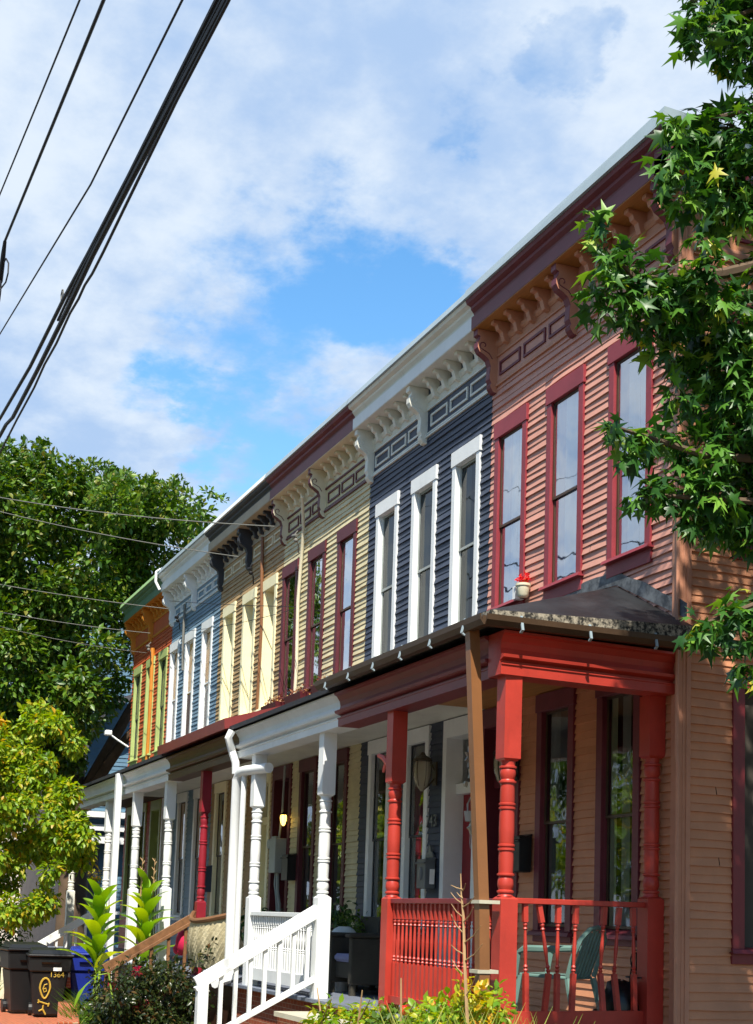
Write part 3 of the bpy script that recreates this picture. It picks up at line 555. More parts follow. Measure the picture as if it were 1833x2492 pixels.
def turned_post(root, x, y, z0, z1, zb, zt, mat, w=.15, label=None, lean=(0, 0)):
    b = MB(); h = w/2
    def bx(h, za, zc, ch=.02):
        b.box(x-h, x+h, y-h, y+h, za, zc-ch)
        q = h-.022
        b.hexa([(x-h, y-h, zc-ch), (x+h, y-h, zc-ch), (x+h, y+h, zc-ch), (x-h, y+h, zc-ch), (x-q, y-q, zc), (x+q, y-q, zc), (x+q, y+q, zc), (x-q, y+q, zc)])
    bx(h, z0, zb)
    b.box(x-h, x+h, y-h, y+h, zt+.02, z1); q = h-.022
    b.hexa([(x-q, y-q, zt), (x+q, y-q, zt), (x+q, y+q, zt), (x-q, y+q, zt), (x-h, y-h, zt+.02), (x+h, y-h, zt+.02), (x+h, y+h, zt+.02), (x-h, y+h, zt+.02)])
    L = zt-zb; r = h*.84
    def ring(t, dr=.01): return [(r*.92, t-.011), (r+dr, t-.006), (r+dr, t+.006), (r*.92, t+.011)]
    P = [(r*1.05, 0), (r*.95, .012)]+ring(.035, .006)+[(r*.86, .05), (r*1.02, .075), (r*1.04, .09), (r*.98, .125), (r*.84, .145)]+ring(.16, .008)+[(r*.93, .185), (r*.97, .28)]+ring(.345, .005)+ring(.375, .005)+[(r*.97, .40), (r*1.0, .5), (r*.97, .6)]+ring(.65, .005)+ring(.68, .005)+[(r*.97, .71), (r*.93, .80)]+ring(.845, .008)+[(r*.84, .865), (r*.98, .885), (r*1.04, .91), (r*1.0, .935)]+ring(.955, .008)+[(r*.9, .975), (r*.95, 1)]
    b.lathe((x, y, zb), [(a, t*L) for a, t in P], 18)
    o = b.build('porch_post', mat, root, smooth=True)
    if label: o['label'] = label
    return o
def baluster(root, p0, p1, mat, w=.034, kink=None):
    """square-turned-square spindle between two points; kink = (t, dx, dy) breaks it"""
    p0 = Vector(p0); p1 = Vector(p1); b = MB()
    def P(t):
        if kink:
            mid = p0.lerp(p1, kink[0])+Vector((kink[1], kink[2], 0))
            return p0.lerp(mid, t/kink[0]) if t < kink[0] else mid.lerp(p1, (t-kink[0])/(1-kink[0]))
        return p0.lerp(p1, t)
    b.beam(P(0), P(.36), w, w, (0, 1, 0)); b.beam(P(.83), P(1), w, w, (0, 1, 0))
    h = w/2
    prof = [(.0, h*.7), (.03, h*.7), (.06, h*1.05), (.09, h*.6), (.13, h*1.0), (.17, h*.6), (.24, h*.62), (.5, h*.9), (.78, h*.6), (.84, h*.6), (.87, h*1.0), (.9, h*.6), (.95, h*1.0), (1, h*.7)]
    a, c = P(.36), P(.83)
    b.lathe_ax(a, c, [(r, t) for t, r in prof], 8)
    return b.build('baluster', mat, root, smooth=False)

BEAMP = [(-.14, 3.615), (.095, 3.615), (.095, 3.69), (.105, 3.695), (.105, 3.705), (.07, 3.71), (.07, 3.73), (.135, 3.75), (.14, 3.775), (.085, 3.785), (.075, 3.83), (.085, 3.88), (.12, 3.93), (.15, 3.945), (.15, 3.965), (-.14, 3.965)]
def porch_beam(root, x0, x1, mat, y=-1.62):
    b = MB(); b.prism(BEAMP, lambda a, p: (a, y-p[0], p[1]), x0, x1); return b.build('porch_beam', mat, root)
def gutter(root, pts, mat, hang=None, z=3.975):
    """box gutter along a polyline of (x, y), with hangers"""
    b = MB()
    for (p, q) in zip(pts, pts[1:]):
        d = Vector((q[0]-p[0], q[1]-p[1], 0)).normalized(); n = Vector((d.y, -d.x, 0))
        prof = [(0, 0), (.06, 0), (.09, .04), (.095, .085), (.084, .085), (.077, .045), (.056, .012), (.012, .012), (.012, .085), (0, .085)]
        b.prism(prof, lambda a, r: tuple(Vector((a[0], a[1], z+r[1]))+n*r[0]), p, q)
    g = b.build('gutter', mat, root)
    if hang:
        for (p, q) in zip(pts, pts[1:]):
            L = math.hypot(q[0]-p[0], q[1]-p[1]); k = max(1, int(L/hang)); d = Vector((q[0]-p[0], q[1]-p[1], 0)).normalized(); n = Vector((d.y, -d.x, 0))
            for i in range(k):
                c = Vector((p[0], p[1], z))+d*(L*(i+.5)/k)+n*.1
                h = MB(); h.beam(c+Vector((0, 0, .10))-n*.03, c+Vector((0, 0, -.02)), .022, .012, n); h.beam(c+Vector((0, 0, -.015)), c+Vector((0, 0, -.035))-n*.03, .022, .012, n)
                h.build('gutter_hanger', 'galvanised', g)
    return g

HOUSES = [
 dict(label='pink clapboard end row house with plum trim and bright red turned porch', wall='pink siding', trim='plum trim', frieze='pink siding', brk=('pink trim', 'plum trim'), fascia=('plum trim', 'plum trim'), soffit='tan ceiling', flash='galvanised', panel='plum trim', mould='pink trim', ctr=(.79, 2.01, 3.2), low=(.93, 2.1), door=3.3, pbeam='porch plum', ceil='tan ceiling', post='porch red', proof='mottled edge'),
 dict(label='navy clapboard row house with white window frames and white bracketed cornice', wall='navy siding', trim='white paint', frieze='navy siding', brk=('old white paint', 'old white paint'), fascia=('white paint', 'old white paint'), soffit='old white paint', flash='galvanised', panel='old white paint', mould='old white paint', ctr=(.62, 1.82, 3.02), low=(1.81, 3.0), door=.58, pbeam='white paint', ceil='old white paint', post='white paint', proof='slate'),
 dict(label='cream clapboard row house with maroon window frames and maroon striped frieze', wall='cream siding', trim='maroon trim', frieze='maroon trim', brk=('cream trim', 'maroon trim'), fascia=('plum trim', 'plum trim'), soffit='cream trim', flash='galvanised', panel='maroon trim', mould='cream trim', mould2='maroon trim', ctr=(.8, 2.06, 3.3), low=(.82, 2.08), door=3.3, pbeam='brown beam', ceil='old white paint', post='crimson post', proof='red metal roof'),
 dict(label='tan clapboard row house with pale yellow windows and dark charcoal brackets', wall='tan siding', trim='butter trim', frieze='tan siding', brk=('charcoal trim', 'charcoal trim'), fascia=('beige trim', 'charcoal trim'), soffit='beige trim', flash='white flashing', panel='cream trim', mould='beige trim', ctr=(.65, 1.8, 3.03), low=(1.85, 3.05), door=.62, pbeam='white paint', ceil='old white paint', post='white paint', proof='slate'),
 dict(label='blue clapboard row house with white cornice and white window frames', wall='blue siding', trim='white paint', frieze='blue siding', brk=('white paint', 'white paint'), fascia=('white paint', 'white paint'), soffit='old white paint', flash='galvanised', panel='white paint', mould='white paint', ctr=(.82, 2.1, 3.34), low=(.82, 2.07), door=3.3, pbeam='old white paint', ceil='old white paint', post='white paint', proof='slate'),
 dict(label='rust orange clapboard row house with green window frames and green cornice', wall='rust siding', trim='lime trim', frieze='rust siding', brk=('ochre trim', 'ochre trim'), fascia=('dark green trim', 'dark green trim'), soffit='ochre trim', flash='green trim', panel='ochre trim', mould='ochre trim', ctr=(.65, 1.82, 3.08), low=(1.85, 3.05), door=.62, pbeam='ochre trim', ceil='dark wood', post='ochre trim', proof='slate'),
]
LC = [(0, .34, 0, 1, 'lilac curtain', 2), (.3, .62, 0, 1, 'lace curtain', 2), (.66, 1, 0, 1, 'lace curtain', 3)]
UP = [
 dict(sash='gutter metal', glass='storm glass', cs=.092, curtains=LC, d=-.006, ap=.13),
 dict(sash='grey box', glass='screened glass', curtains=[(0, .4, 0, 1, 'grey curtain', 2), (.75, 1, 0, 1, 'grey curtain', 2)], d=.032, ap=.06, rail=.03, cs=.095),
 dict(sash='gutter metal', glass='storm glass', curtains=[(.0, .3, 0, .9, 'dark curtain', 2), (.75, 1, 0, .5, 'green curtain', 2)], d=.0),
 dict(sash='butter trim', glass='plain glass', curtains=[(0, 1, 0, 1, 'cream blind', 0)], d=.13, ap=.07),
 dict(sash='white paint', glass='plain glass', cs=.085, curtains=[(0, 1, .46, 1, 'orange blind', 0), (0, 1, 0, .45, 'brown blind', 0)], d=.03),
 dict(sash='charcoal trim', glass='plain glass', cs=.075, curtains=[(.0, .3, 0, 1, 'dark curtain', 2)], d=.03),
]
DK = [(0, .35, 0, 1, 'dark curtain', 2), (.7, 1, 0, 1, 'dark curtain', 2)]
GC = [(.02, .2, 0, 1, 'green curtain', 1), (.4, .62, 0, 1, 'grey curtain', 2), (.74, .95, 0, 1, 'grey curtain', 2)]
ROOT = []
for i, H in enumerate(HOUSES):
    xr, xl = -W*i, -W*(i+1)
    root = thing('row_house', ((xr+xl)/2, 0, 0), H['label'], 'row house', 'terrace of six row houses'); ROOT.append(root)
    holes = []
    # windows
    for k, off in enumerate(H['ctr']):
        S = dict(UP[i]); S['casing'] = 'red trim' if i == 0 else H['trim']
        if i == 2 and k == 0: S['curtains'] = [(0, 1, .5, 1, 'green curtain', 3), (.1, .4, 0, .5, 'grey curtain', 2)]
        holes.append(window(root, front, xr-off, 4.86, 7.12, S))
    for k, off in enumerate(H['low']):
        S = dict(casing=H['trim'], sash='gutter metal' if i != 1 else 'charcoal trim', curtains=GC if (i == 0 and k == 0) else DK, d=.015, ap=.06)
        if i == 4: S['curtains'] = [(0, 1, .5, 1, 'orange blind', 0)]
        holes.append(window(root, front, xr-off, 1.47, 3.93, S))
    # front door with transom
    dx = xr-H['door']; dw = .92
    b = MB(); b.xf = front; b.box(dx-dw/2, dx-dw/2+.1, -.24, .034, .78, 3.93); b.box(dx+dw/2-.1, dx+dw/2, -.24, .035, .78, 3.93); b.box(dx-dw/2+.1, dx+dw/2-.1, -.24, .038, 3.72, 3.929); b.box(dx-dw/2+.1, dx+dw/2-.1, -.24, -.1, 3.08, 3.2)
    df = b.build('door_frame', H['trim'], root, bevel=.003)
    b = MB(front); b.box(dx-.36, dx+.36, -.24, -.2, .8, 3.08)
    for pz in ((.95, 1.7), (1.85, 2.9)):
        for px in (-.29, .05): b.box(dx+px, dx+px+.24, -.202, -.188, *pz)
    d_ = b.build('door', {0: 'dark wood', 1: 'door red', 2: 'brown door', 3: 'butter trim', 4: 'dark wood', 5: 'dark wood'}[i], root, bevel=.004)
    b = MB(); b.ball((dx+(.3 if i % 2 else -.3), .16, 1.72), .03); b.build('handle', 'lantern brass', d_, smooth=True)
    b = MB(front); b.poly([(dx-.36, -.18, 3.2), (dx+.36, -.18, 3.2), (dx+.36, -.18, 3.72), (dx-.36, -.18, 3.72)]); b.build('transom', 'window glass', root)
    holes.append((dx-dw/2+.08, dx+dw/2-.08, .78, 3.8))
    # clapboard wall
    b = MB(front); siding(b, xl, xr-(.07 if i == 0 else 0), .62 if i else 4.07, 7.62, holes, seed=i*3+1)
    b.box(xl, xr-.001, -.05, .006, 7.56, 8.215)
    b.build('wall', H['wall'], root)
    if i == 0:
        b = MB(front); siding(b, xl, xr-.07, .62, 4.07, holes, seed=17); b.build('porch_wall', 'shaded pink siding', root)  # lower front is browner: the porch shade is put into its colour
    # dark rooms behind the windows
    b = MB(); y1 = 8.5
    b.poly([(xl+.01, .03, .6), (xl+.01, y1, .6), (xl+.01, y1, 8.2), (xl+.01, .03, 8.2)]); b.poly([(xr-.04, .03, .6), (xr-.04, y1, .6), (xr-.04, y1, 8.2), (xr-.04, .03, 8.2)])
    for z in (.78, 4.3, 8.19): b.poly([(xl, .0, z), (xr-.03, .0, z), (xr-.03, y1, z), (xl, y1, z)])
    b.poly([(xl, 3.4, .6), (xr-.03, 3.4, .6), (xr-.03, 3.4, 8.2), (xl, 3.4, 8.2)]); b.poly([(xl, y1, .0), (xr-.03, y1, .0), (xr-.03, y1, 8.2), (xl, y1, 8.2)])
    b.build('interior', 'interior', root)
    # cornice
    xe = xr+(.26 if i == 0 else 0)
    b = MB(); b.prism([(-.05, 8.215), (.30, 8.215), (.30, 8.36), (.275, 8.365), (.275, 8.385), (-.05, 8.385)], FX, xl, xe)
    cor = b.build('cornice', H['fascia'][0], root)
    b = MB(); b.prism([(-.05, 8.386), (.268, 8.386), (.275, 8.41), (.31, 8.45), (.315, 8.48), (.365, 8.50), (.38, 8.54), (-.05, 8.54)], FX, xl, xe); b.build('crown_moulding', H['fascia'][1], cor)
    b = MB(); b.box(xl, xe-.004, -.296, -.004, 8.206, 8.2145); b.build('soffit', H['soffit'], cor)
    b = MB()
    b.prism([(.005, 8.02), (.02, 8.02), (.04, 8.05), (.04, 8.09), (.005, 8.09)], FX, xl+.005, xr-.01)
    b.box(xl+.004, xr-.012, -.0105, .0, 7.945, 8.02); b.build('frieze_moulding', H['mould'], cor)
    b = MB(); b.prism([(.005, 7.91), (.026, 7.91), (.026, 7.93), (.016, 7.945), (.005, 7.945)], FX, xl+.005, xr-.01)
    b.prism([(.005, 7.565), (.035, 7.565), (.035, 7.585), (.02, 7.60), (.02, 7.625), (.005, 7.625)], FX, xl+.005, xr-.01)
    b.build('frieze_moulding', H.get('mould2', H['mould']), cor)
    for k, bxp in enumerate([xl+.05, (xl+xr)/2-.02]+([-.06] if i == 0 else [])):
        bracket(cor, bxp, .10, *H['brk'])
    for h in range(2):
        x0 = xl+.05+h*(W/2-.02); dxm = (W/2-.02)/6
        for k in range(1, 6): bracket(cor, x0+dxm*k, .07, H['brk'][0], H['brk'][0], MOD, 'modillion', False)
        if i < 5:
            pw = (W/2-.12-.16)/3
            for k in range(3):
                px = x0+.07+.05+k*(pw+.04); t = .026
                b = MB(front); q0, q1, r0, r1 = px, px+pw-.04, 7.675, 7.835
                b.box(q0, q1, .004, .024, r0, r0+t); b.box(q0, q1, .004, .024, r1-t, r1); b.box(q0, q0+t, .004, .0235, r0+t, r1-t); b.box(q1-t, q1, .004, .0235, r0+t, r1-t)
                b.build('frieze_panel', H['panel'], cor)
    # roof
    b = MB(); b.hexa([(xl, -.41, 8.545), (xe+.02, -.41, 8.545), (xe+.02, 9, 8.2), (xl, 9, 8.2), (xl, -.38, 8.66 if i == 0 else 8.64), (xe+.02, -.38, 8.70 if i == 0 else 8.64), (xe+.02, 9, 8.32), (xl, 9, 8.32)])
    b.build('roof', H['flash'], root)
    # porch
    px0 = xl if i else xl; px1 = xr if i else .02
    porch_beam(root, xl+.001, (xr if i else -.16), H['pbeam'])
    b = MB(); b.box(xl, xr-.002, -1.5, .0, 3.945, 3.97); b.build('porch_ceiling', H['ceil'], root)
    b = MB(); n = 26
    for k in range(n): b.box(xl+.002+k*W/n, xl-.003+(k+1)*W/n, -1.74, -.03, .745, .78)
    b.build('porch_floor', 'porch floor', root)
    b = MB(); b.box(xl, xr-.003, -1.64, -1.55, 0, .74); b.build('porch_skirt', 'brick' if i in (0, 1, 4) else 'dark wood', root)
    if i:
        fy, f0, f1 = (-1.90, 3.985, 4.12) if i == 2 else (-1.83, 3.972, 4.02)
        b = MB(); b.hexa([(xl, fy, f0), (xr, fy, f0), (xr, -.002, 4.56), (xl, -.002, 4.56), (xl, fy-.01, f1), (xr, fy-.01, f1), (xr, -.002, 4.70), (xl, -.002, 4.70)])
        b.build('porch_roof', {2: 'red metal roof'}.get(i, 'slate'), root)

# pink end house: hipped porch roof, side wall, end porch bay
R0 = ROOT[0]
b = MB(); A_ = (.21, -1.9, 4.10); B_ = (-W, -1.9, 4.10); C_ = (-W, -.004, 4.76); D_ = (-1.0, -.004, 4.76); E_ = (.21, -.004, 4.17)
lo = lambda p: (p[0], p[1], p[2]-.11)
b.m = 0; b.poly([A_, D_, C_, B_]); b.poly([A_, E_, D_])
b.m = 1; b.poly([A_, B_, lo(B_), lo(A_)]); b.poly([A_, lo(A_), lo(E_), E_]); b.poly([lo(A_), lo(B_), lo(C_), lo(E_)])
b.build('porch_roof', ['tar roofing', 'mottled edge'], R0)
b = MB()                                    # tarred flashing lapped up the wall
n = 22; top = []; bot = []
for k in range(n+1):
    t = k/n; x = -2.6+2.75*t
    zr = 4.76 if x < -1 else 4.76-(x+1)*.6/1.3
    o = .0 if x < -1 else 0
    hgt = .05+.10*min(1, max(0, (x+2.6)/1.0))+.03*jit(k, 1, 4)
    top.append(b.vert((x, -.028, zr+hgt))); ins = .22+.16*abs(jit(k, 2, 8))
    zs = zr-.33*ins if x < -1 else zr
    bot.append((b.vert((x, -.03, zr+.012)), b.vert((x-(.16 if x > -1.2 else 0)*jit(k, 5, 2), -ins-.02, (zr-.345*ins if x < -1 else zr-.0)+.012))))
for k in range(n):
    b.face((bot[k][0], bot[k+1][0], top[k+1], top[k])); 
    if k < 12: b.face((bot[k][1], bot[k+1][1], bot[k+1][0], bot[k][0]))
b.build('roof_flashing', 'tar patch', R0)
# end beam follows the slightly skewed porch end
def endpt(t, o=0., z=0.):
    p0 = Vector((-.02, -1.62, 0)); p1 = Vector((-.27, -.05, 0)); d = (p1-p0).normalized(); nrm = Vector((-d.y, d.x, 0))*-1
    q = p0.lerp(p1, t)+nrm*o; return (q.x, q.y, z)
b = MB(); b.prism([(p[0], p[1]+.003) for p in BEAMP], lambda a, p: (p[0]-.01+(-.19)*max(0, a+1.62)/1.57*.55, a, p[1]), -1.735, -.03); b.build('porch_beam', 'porch red', R0)
gutter(R0, [(-W, -1.9), (.21, -1.9)], 'gutter metal', .62, 3.975); gutter(R0, [(.155, -1.95), (.13, -.06)], 'gutter metal', .6, 3.972)
turned_post(R0, -.02, -1.60, .74, 3.63, 1.85, 2.93, 'porch red')
turned_post(R0, -2.36, -1.60, .74, 3.63, 1.85, 2.92, 'porch red')
turned_post(R0, -.25, -.10, .74, 3.62, 1.90, 3.08, 'porch red', w=.16)
b = MB(); b.beam((-2.28, -1.61, 1.81), (-.1, -1.61, 1.81), .075, .045)
rl = b.build('railing', 'porch plum', R0, bevel=.004)
b = MB(); b.beam((-2.28, -1.61, .90), (-.1, -1.61, .90), .06, .07); b.build('bottom_rail', 'porch red', rl)
for k in range(23):
    x = -2.24+k*.094; baluster(rl, (x, -1.61, .93), (x+.004*jit(k, 1, 1), -1.61, 1.79), 'porch red', .036)
b = MB(); b.beam(endpt(.04, 0, 1.82), endpt(.97, 0, 1.83), .07, .045)
re = b.build('railing', 'porch red', R0, bevel=.004)
b = MB(); b.beam(endpt(.04, 0, .885), endpt(.97, 0, .885), .05, .13); b.build('bottom_rail', 'porch red', re)
for t, dt, kk in [(.065, 0, None), (.15, .012, None), (.255, .03, (.42, .03, .05)), (.35, 0, None), (.455, -.012, None), (.655, 0, (.36, -.02, -.02)), (.755, .0, (.38, .0, -.045)), (.86, .01, None), (.955, 0, None)]:
    baluster(re, endpt(t+dt*.6, 0, .94), endpt(t-dt, 0, 1.8), 'porch red', .04, kk)
b = MB(); b.tube([(-.13, -1.90, 4.0), (-.13, -1.89, 3.9), (-.08, -1.87, 3.2), (.02, -1.82, 1.7), (.05, -1.81, .9), (.06, -1.80, .1)], .062, 4); dsp = b.build('downspout', 'brown metal', R0)
for z in (1.80, 1.26):
    b = MB(); b.box(-.06, .09, -1.88, -1.70, z-.014, z+.014); b.build('pipe_strap', 'grey stone', dsp)

# side wall facing the open lot
sh = []
for (cy, z0, z1) in ((.99, 1.36, 3.86), (.99, 4.86, 7.2), (3.2, 1.36, 3.86), (3.2, 4.86, 7.2), (5.6, 4.86, 7.2)):
    S = dict(casing='porch plum', sash='tan ceiling', curtains=[(0, 1, 0, .47, 'grey curtain', 6), (.0, .15, .47, 1, 'dark curtain', 1)], w=.92, cs=.12, hd=.14, d=.06)
    sh.append(window(R0, side, cy, z0, z1, S))
b = MB(side); siding(b, .10, 8.5, .3, 7.6, sh, seed=40); b.box(.1, 8.5, -.05, .006, 7.56, 8.5); b.build('side_wall', 'shaded pink siding', R0)  # same browned siding, its colour carries the shade on this side
b = MB(side); b.prism([(.005, 7.62), (.03, 7.62), (.035, 7.66), (.02, 7.70), (.005, 7.70)], lambda a, p: (a, p[0], p[1]), .10, 8.5); b.prism([(.005, 8.05), (.03, 8.05), (.04, 8.10), (.005, 8.12)], lambda a, p: (a, p[0], p[1]), .10, 8.5); b.build('frieze_moulding', 'pink trim', R0)
for k in range(5):
    b = MB(side); q0 = .55+k*1.15; q1 = q0+.95; r0, r1, t = 7.79, 7.96, .03
    b.box(q0, q1, .004, .03, r0, r0+t); b.box(q0, q1, .004, .03, r1-t, r1); b.box(q0, q0+t, .004, .029, r0+t, r1-t); b.box(q1-t, q1, .004, .029, r0+t, r1-t); b.build('frieze_panel', 'plum trim', R0)
b = MB(); b.box(-.075, .03, -.03, .1, .3, 8.2); b.box(.03, .036, .015, .03, .3, 8.2); b.box(.03, .04, .05, .062, .3, 8.2); b.build('corner_board', 'pink trim', R0, bevel=.004)
b = MB(); b.tube([(.035, -.045, 8.1), (.035, -.045, 4.5), (.04, -.05, 3.1), (.05, -.045, 3.0), (.04, -.045, .4)], .018, 6); b.build('conduit', 'pink trim', R0)
b = MB(side); b.box(-.3, 8.6, .0, .2, 8.217, 8.535); b.build('cornice_return', 'plum trim', R0)

# posts, rails and stairs of the other porches
turned_post(ROOT[1], -4.30, -1.60, .74, 3.63, 1.86, 2.93, 'white paint')
turned_post(ROOT[1], -6.80, -1.60, .74, 3.63, 1.86, 2.95, 'white paint')
turned_post(ROOT[2], -9.30, -1.60, .74, 3.63, 1.80, 3.02, 'crimson post', w=.13)
turned_post(ROOT[3], -11.38, -1.60, .74, 3.63, 2.0, 3.03, 'white paint')
turned_post(ROOT[3], -13.68, -1.60, .74, 3.63, 2.0, 3.03, 'white paint')
turned_post(ROOT[4], -16.0, -1.60, .74, 3.63, 2.0, 3.03, 'white paint')
turned_post(ROOT[5], -19.6, -1.60, .74, 3.63, 2.0, 3.03, 'old white paint')
def stair_rail(root, x, y0, y1, z0, z1, mat, n=7, drop=.74, base=0, post=.11, lowrail=True, tophang=.05):
    b = MB(); b.beam((x, y0, z0), (x, y1, z1), .10, .05, (1, 0, 0)); b.beam((x, y0, z0-.075), (x, y1, z1-.075), .045, .09, (1, 0, 0))
    if lowrail: b.beam((x, y0, z0-drop), (x, y1+.02, z1-drop*.86), .05, .10, (1, 0, 0))
    b.box(x-post/2, x+post/2, y1+.02, y1+.02+post, base, z1-.02)
    r = b.build('stair_railing', mat, root, bevel=.004)
    for k in range(n):
        t = (k+.55)/(n+.3); y = y0+(y1-y0)*t; z = z0+(z1-z0)*t
        q = MB(); q.box(x-.02, x+.02, y-.02, y+.02, (z-drop+(drop*.14)*t) if lowrail else base, z-.1); q.build('baluster', mat, r)
    return r
stair_rail(ROOT[1], -4.3, -1.66, -2.95, 1.72, .93, 'white paint', 8)
stair_rail(ROOT[2], -9.3, -1.66, -2.90, 1.60, .85, 'brown wood', 5, lowrail=False, post=.08)
stair_rail(ROOT[4], -16.0, -1.66, -2.9, 1.66, .87, 'white paint', 7)
# white spindle railing, bowed at the bottom
b = MB(); b.beam((-6.72, -1.62, 1.65), (-4.38, -1.62, 1.65), .08, .05)
rr = b.build('railing', 'white paint', ROOT[1], bevel=.004)
b = MB(); b.beam((-6.72, -1.62, .93), (-4.38, -1.62, .93), .06, .14); b.build('bottom_rail', 'white paint', rr)
for k in range(26): baluster(rr, (-6.65+k*.088, -1.62, .99), (-6.65+k*.088, -1.62, 1.63), 'white paint', .034)
# white downspouts
b = MB(); b.tube([(-7.26, -1.84, 3.95), (-7.27, -1.88, 3.86), (-7.36, -1.80, 3.7), (-7.3, -1.76, 3.55), (-7.27, -1.76, 3.4)], .05, 8); b.tube([(-6.4, -1.6, 3.42), (-7.0, -1.70, 3.43), (-7.2, -1.73, 3.42), (-7.27, -1.74, 3.33), (-7.27, -1.74, 2), (-7.24, -1.74, .95)], .065, 10); b.tube([(-7.1, -1.70, 3.4), (-7.1, -1.70, .9)], .035, 8)
b.tube([(-7.2, -1.74, .95), (-7.16, -1.78, .82), (-6.95, -2.0, .78)], .055, 8); b.build('downspout', 'white paint', ROOT[1], smooth=True)
b = MB(); b.box(-14.35, -14.2, -1.87, -1.765, .1, 3.965); b.build('downspout', 'white paint', ROOT[4], bevel=.01)
# brick and stone steps shared by each pair of doors
for (k, x0, x1) in ((0, -4.15, -2.5), (2, -11.3, -9.4), (4, -18.6, -16.1)):
    for s in range(3):
        pass
    b = MB(); b.m = 0
    for s in range(3): b.box(x0, x1, -2.1-.32*s, -1.745, 0, .6-.2*s)
    st = b.build('porch_steps', 'brick', ROOT[k])
    for s in range(3):
        q = MB(); q.box(x0-.03, x1+.03, -2.13-.32*s, (-1.75 if s == 0 else -1.78-.32*s), .6-.2*s+.001, .65-.2*s); q.build('tread', 'grey stone', st)
# service masts and insulators on the fronts
def mast(root, pts, r, mat):
    b = MB(); b.tube(pts, r, 8); return b.build('service_mast', mat, root, smooth=True)
mast(ROOT[2], [(-9.75, -.20, 7.92), (-10.05, -.06, 7.5), (-10.18, -.06, 6.4), (-10.12, -.06, 5.4), (-10.16, -.06, 4.8)], .026, 'cream trim')
mast(ROOT[3], [(-12.2, -.06, 7.9), (-12.06, -.05, 6.3), (-12.12, -.05, 4.75)], .03, 'brown metal')
mast(ROOT[4], [(-17.35, -.06, 7.75), (-17.35, -.06, 6.9), (-17.3, -.05, 6.4)], .025, 'cable grey')
mast(ROOT[5], [(-20.05, -.06, 7.3), (-20.0, -.05, 6.2), (-20.05, -.05, 4.85)], .05, 'ochre trim')
b = MB(); b.box(-7.6, -7.46, .1, .24, 8.5, 9.05); b.build('vent_stack', 'white flashing', ROOT[2])

# ------------------------------------------------------------------ things on and around the porches
# green garden chair, turned to the lower left
ch = thing('garden_chair', (-.62, -.78, .78), 'green plastic garden chair behind the red end railing', 'chair')
ca = math.radians(213)
def CH(*p):
    f, l, z = p[0] if len(p) == 1 else p                                     # forward, left, up in the chair's own frame
    return (-.62+f*math.cos(ca)-l*math.sin(ca), -.78+f*math.sin(ca)+l*math.cos(ca), .78+z)
b = MB(CH); b.hexa([(-.22, -.22, .41), (.24, -.24, .42), (.24, .24, .42), (-.22, .22, .41), (-.22, -.22, .435), (.24, -.24, .45), (.24, .24, .45), (-.22, .22, .435)])
b.build('seat', 'chair green', ch, bevel=.008)
b = MB(CH)
rim = [(-.22, -.24, .43), (-.27, -.25, .6), (-.33, -.22, .75), (-.36, -.12, .83), (-.37, 0, .85), (-.36, .12, .83), (-.33, .22, .75), (-.27, .25, .6), (-.22, .24, .43)]
b.tube(rim, .022, 6)
for l in (-.15, -.09, -.03, .03, .09, .15): b.hexa([(-.21, l-.017, .43), (-.21, l+.017, .43), (-.225, l+.017, .43), (-.225, l-.017, .43), (-.355+abs(l)*.1, l-.017, .83-abs(l)*.3), (-.355+abs(l)*.1, l+.017, .83-abs(l)*.3), (-.37+abs(l)*.1, l+.017, .83-abs(l)*.3), (-.37+abs(l)*.1, l-.017, .83-abs(l)*.3)])
b.build('backrest', 'chair green', ch, smooth=True)
for s in (-1, 1):
    b = MB(CH); b.tube([(.25, s*.28, .42), (.22, s*.29, .62), (.16, s*.295, .655), (-.1, s*.29, .66), (-.29, s*.25, .67)], [.024, .026, .03, .028, .022], 6); b.build('armrest', 'chair green', ch, smooth=True)
    b = MB(CH); b.tube([(.23, s*.25, .43), (.27, s*.29, .0)], [.03, .022], 6); b.build('leg', 'chair green', ch)
    b = MB(CH); b.tube([(-.22, s*.23, .42), (-.31, s*.27, .0)], [.03, .022], 6); b.build('leg', 'chair green', ch)

def mailbox(loc, w, d, h, mat, label, ornate=False):
    t = thing('mailbox', loc, label, 'mailbox'); x, y, z = loc
    b = MB(); b.box(x-w/2, x+w/2, y-d, y, z, z+h); b.build('body', mat, t, bevel=.006)
    b = MB(); b.hexa([(x-w/2-.012, y-d-.02, z+h-.06), (x+w/2+.012, y-d-.02, z+h-.06), (x+w/2+.012, y, z+h), (x-w/2-.012, y, z+h), (x-w/2-.012, y-d-.02, z+h-.04), (x+w/2+.012, y-d-.02, z+h-.04), (x+w/2+.012, y, z+h+.025), (x-w/2-.012, y, z+h+.025)]); b.build('lid', mat, t, bevel=.004)
    if ornate:
        b = MB(); b.prism([(-.11, 0), (.11, 0), (.09, .05), (.04, .07), (.025, .12), (0, .15), (-.025, .12), (-.04, .07), (-.09, .05)], lambda a, p: (x+p[0], a, z+h+.02+p[1]), y-.03, y-.01); b.build('crest', mat, t)
        b = MB(); b.ball((x, y-d-.005, z+h*.5), .05, 1, .3, 1.6); b.build('boss', mat, t, smooth=True)
    return t
mailbox((-2.66, -.03, 2.15), .26, .14, .36, 'black plastic', 'black wall mailbox beside the window on the pink porch wall')
mailbox((-4.98, -.03, 2.0), .24, .13, .34, 'pewter', 'pewter grey ornate mailbox under the house number on the navy wall', True)
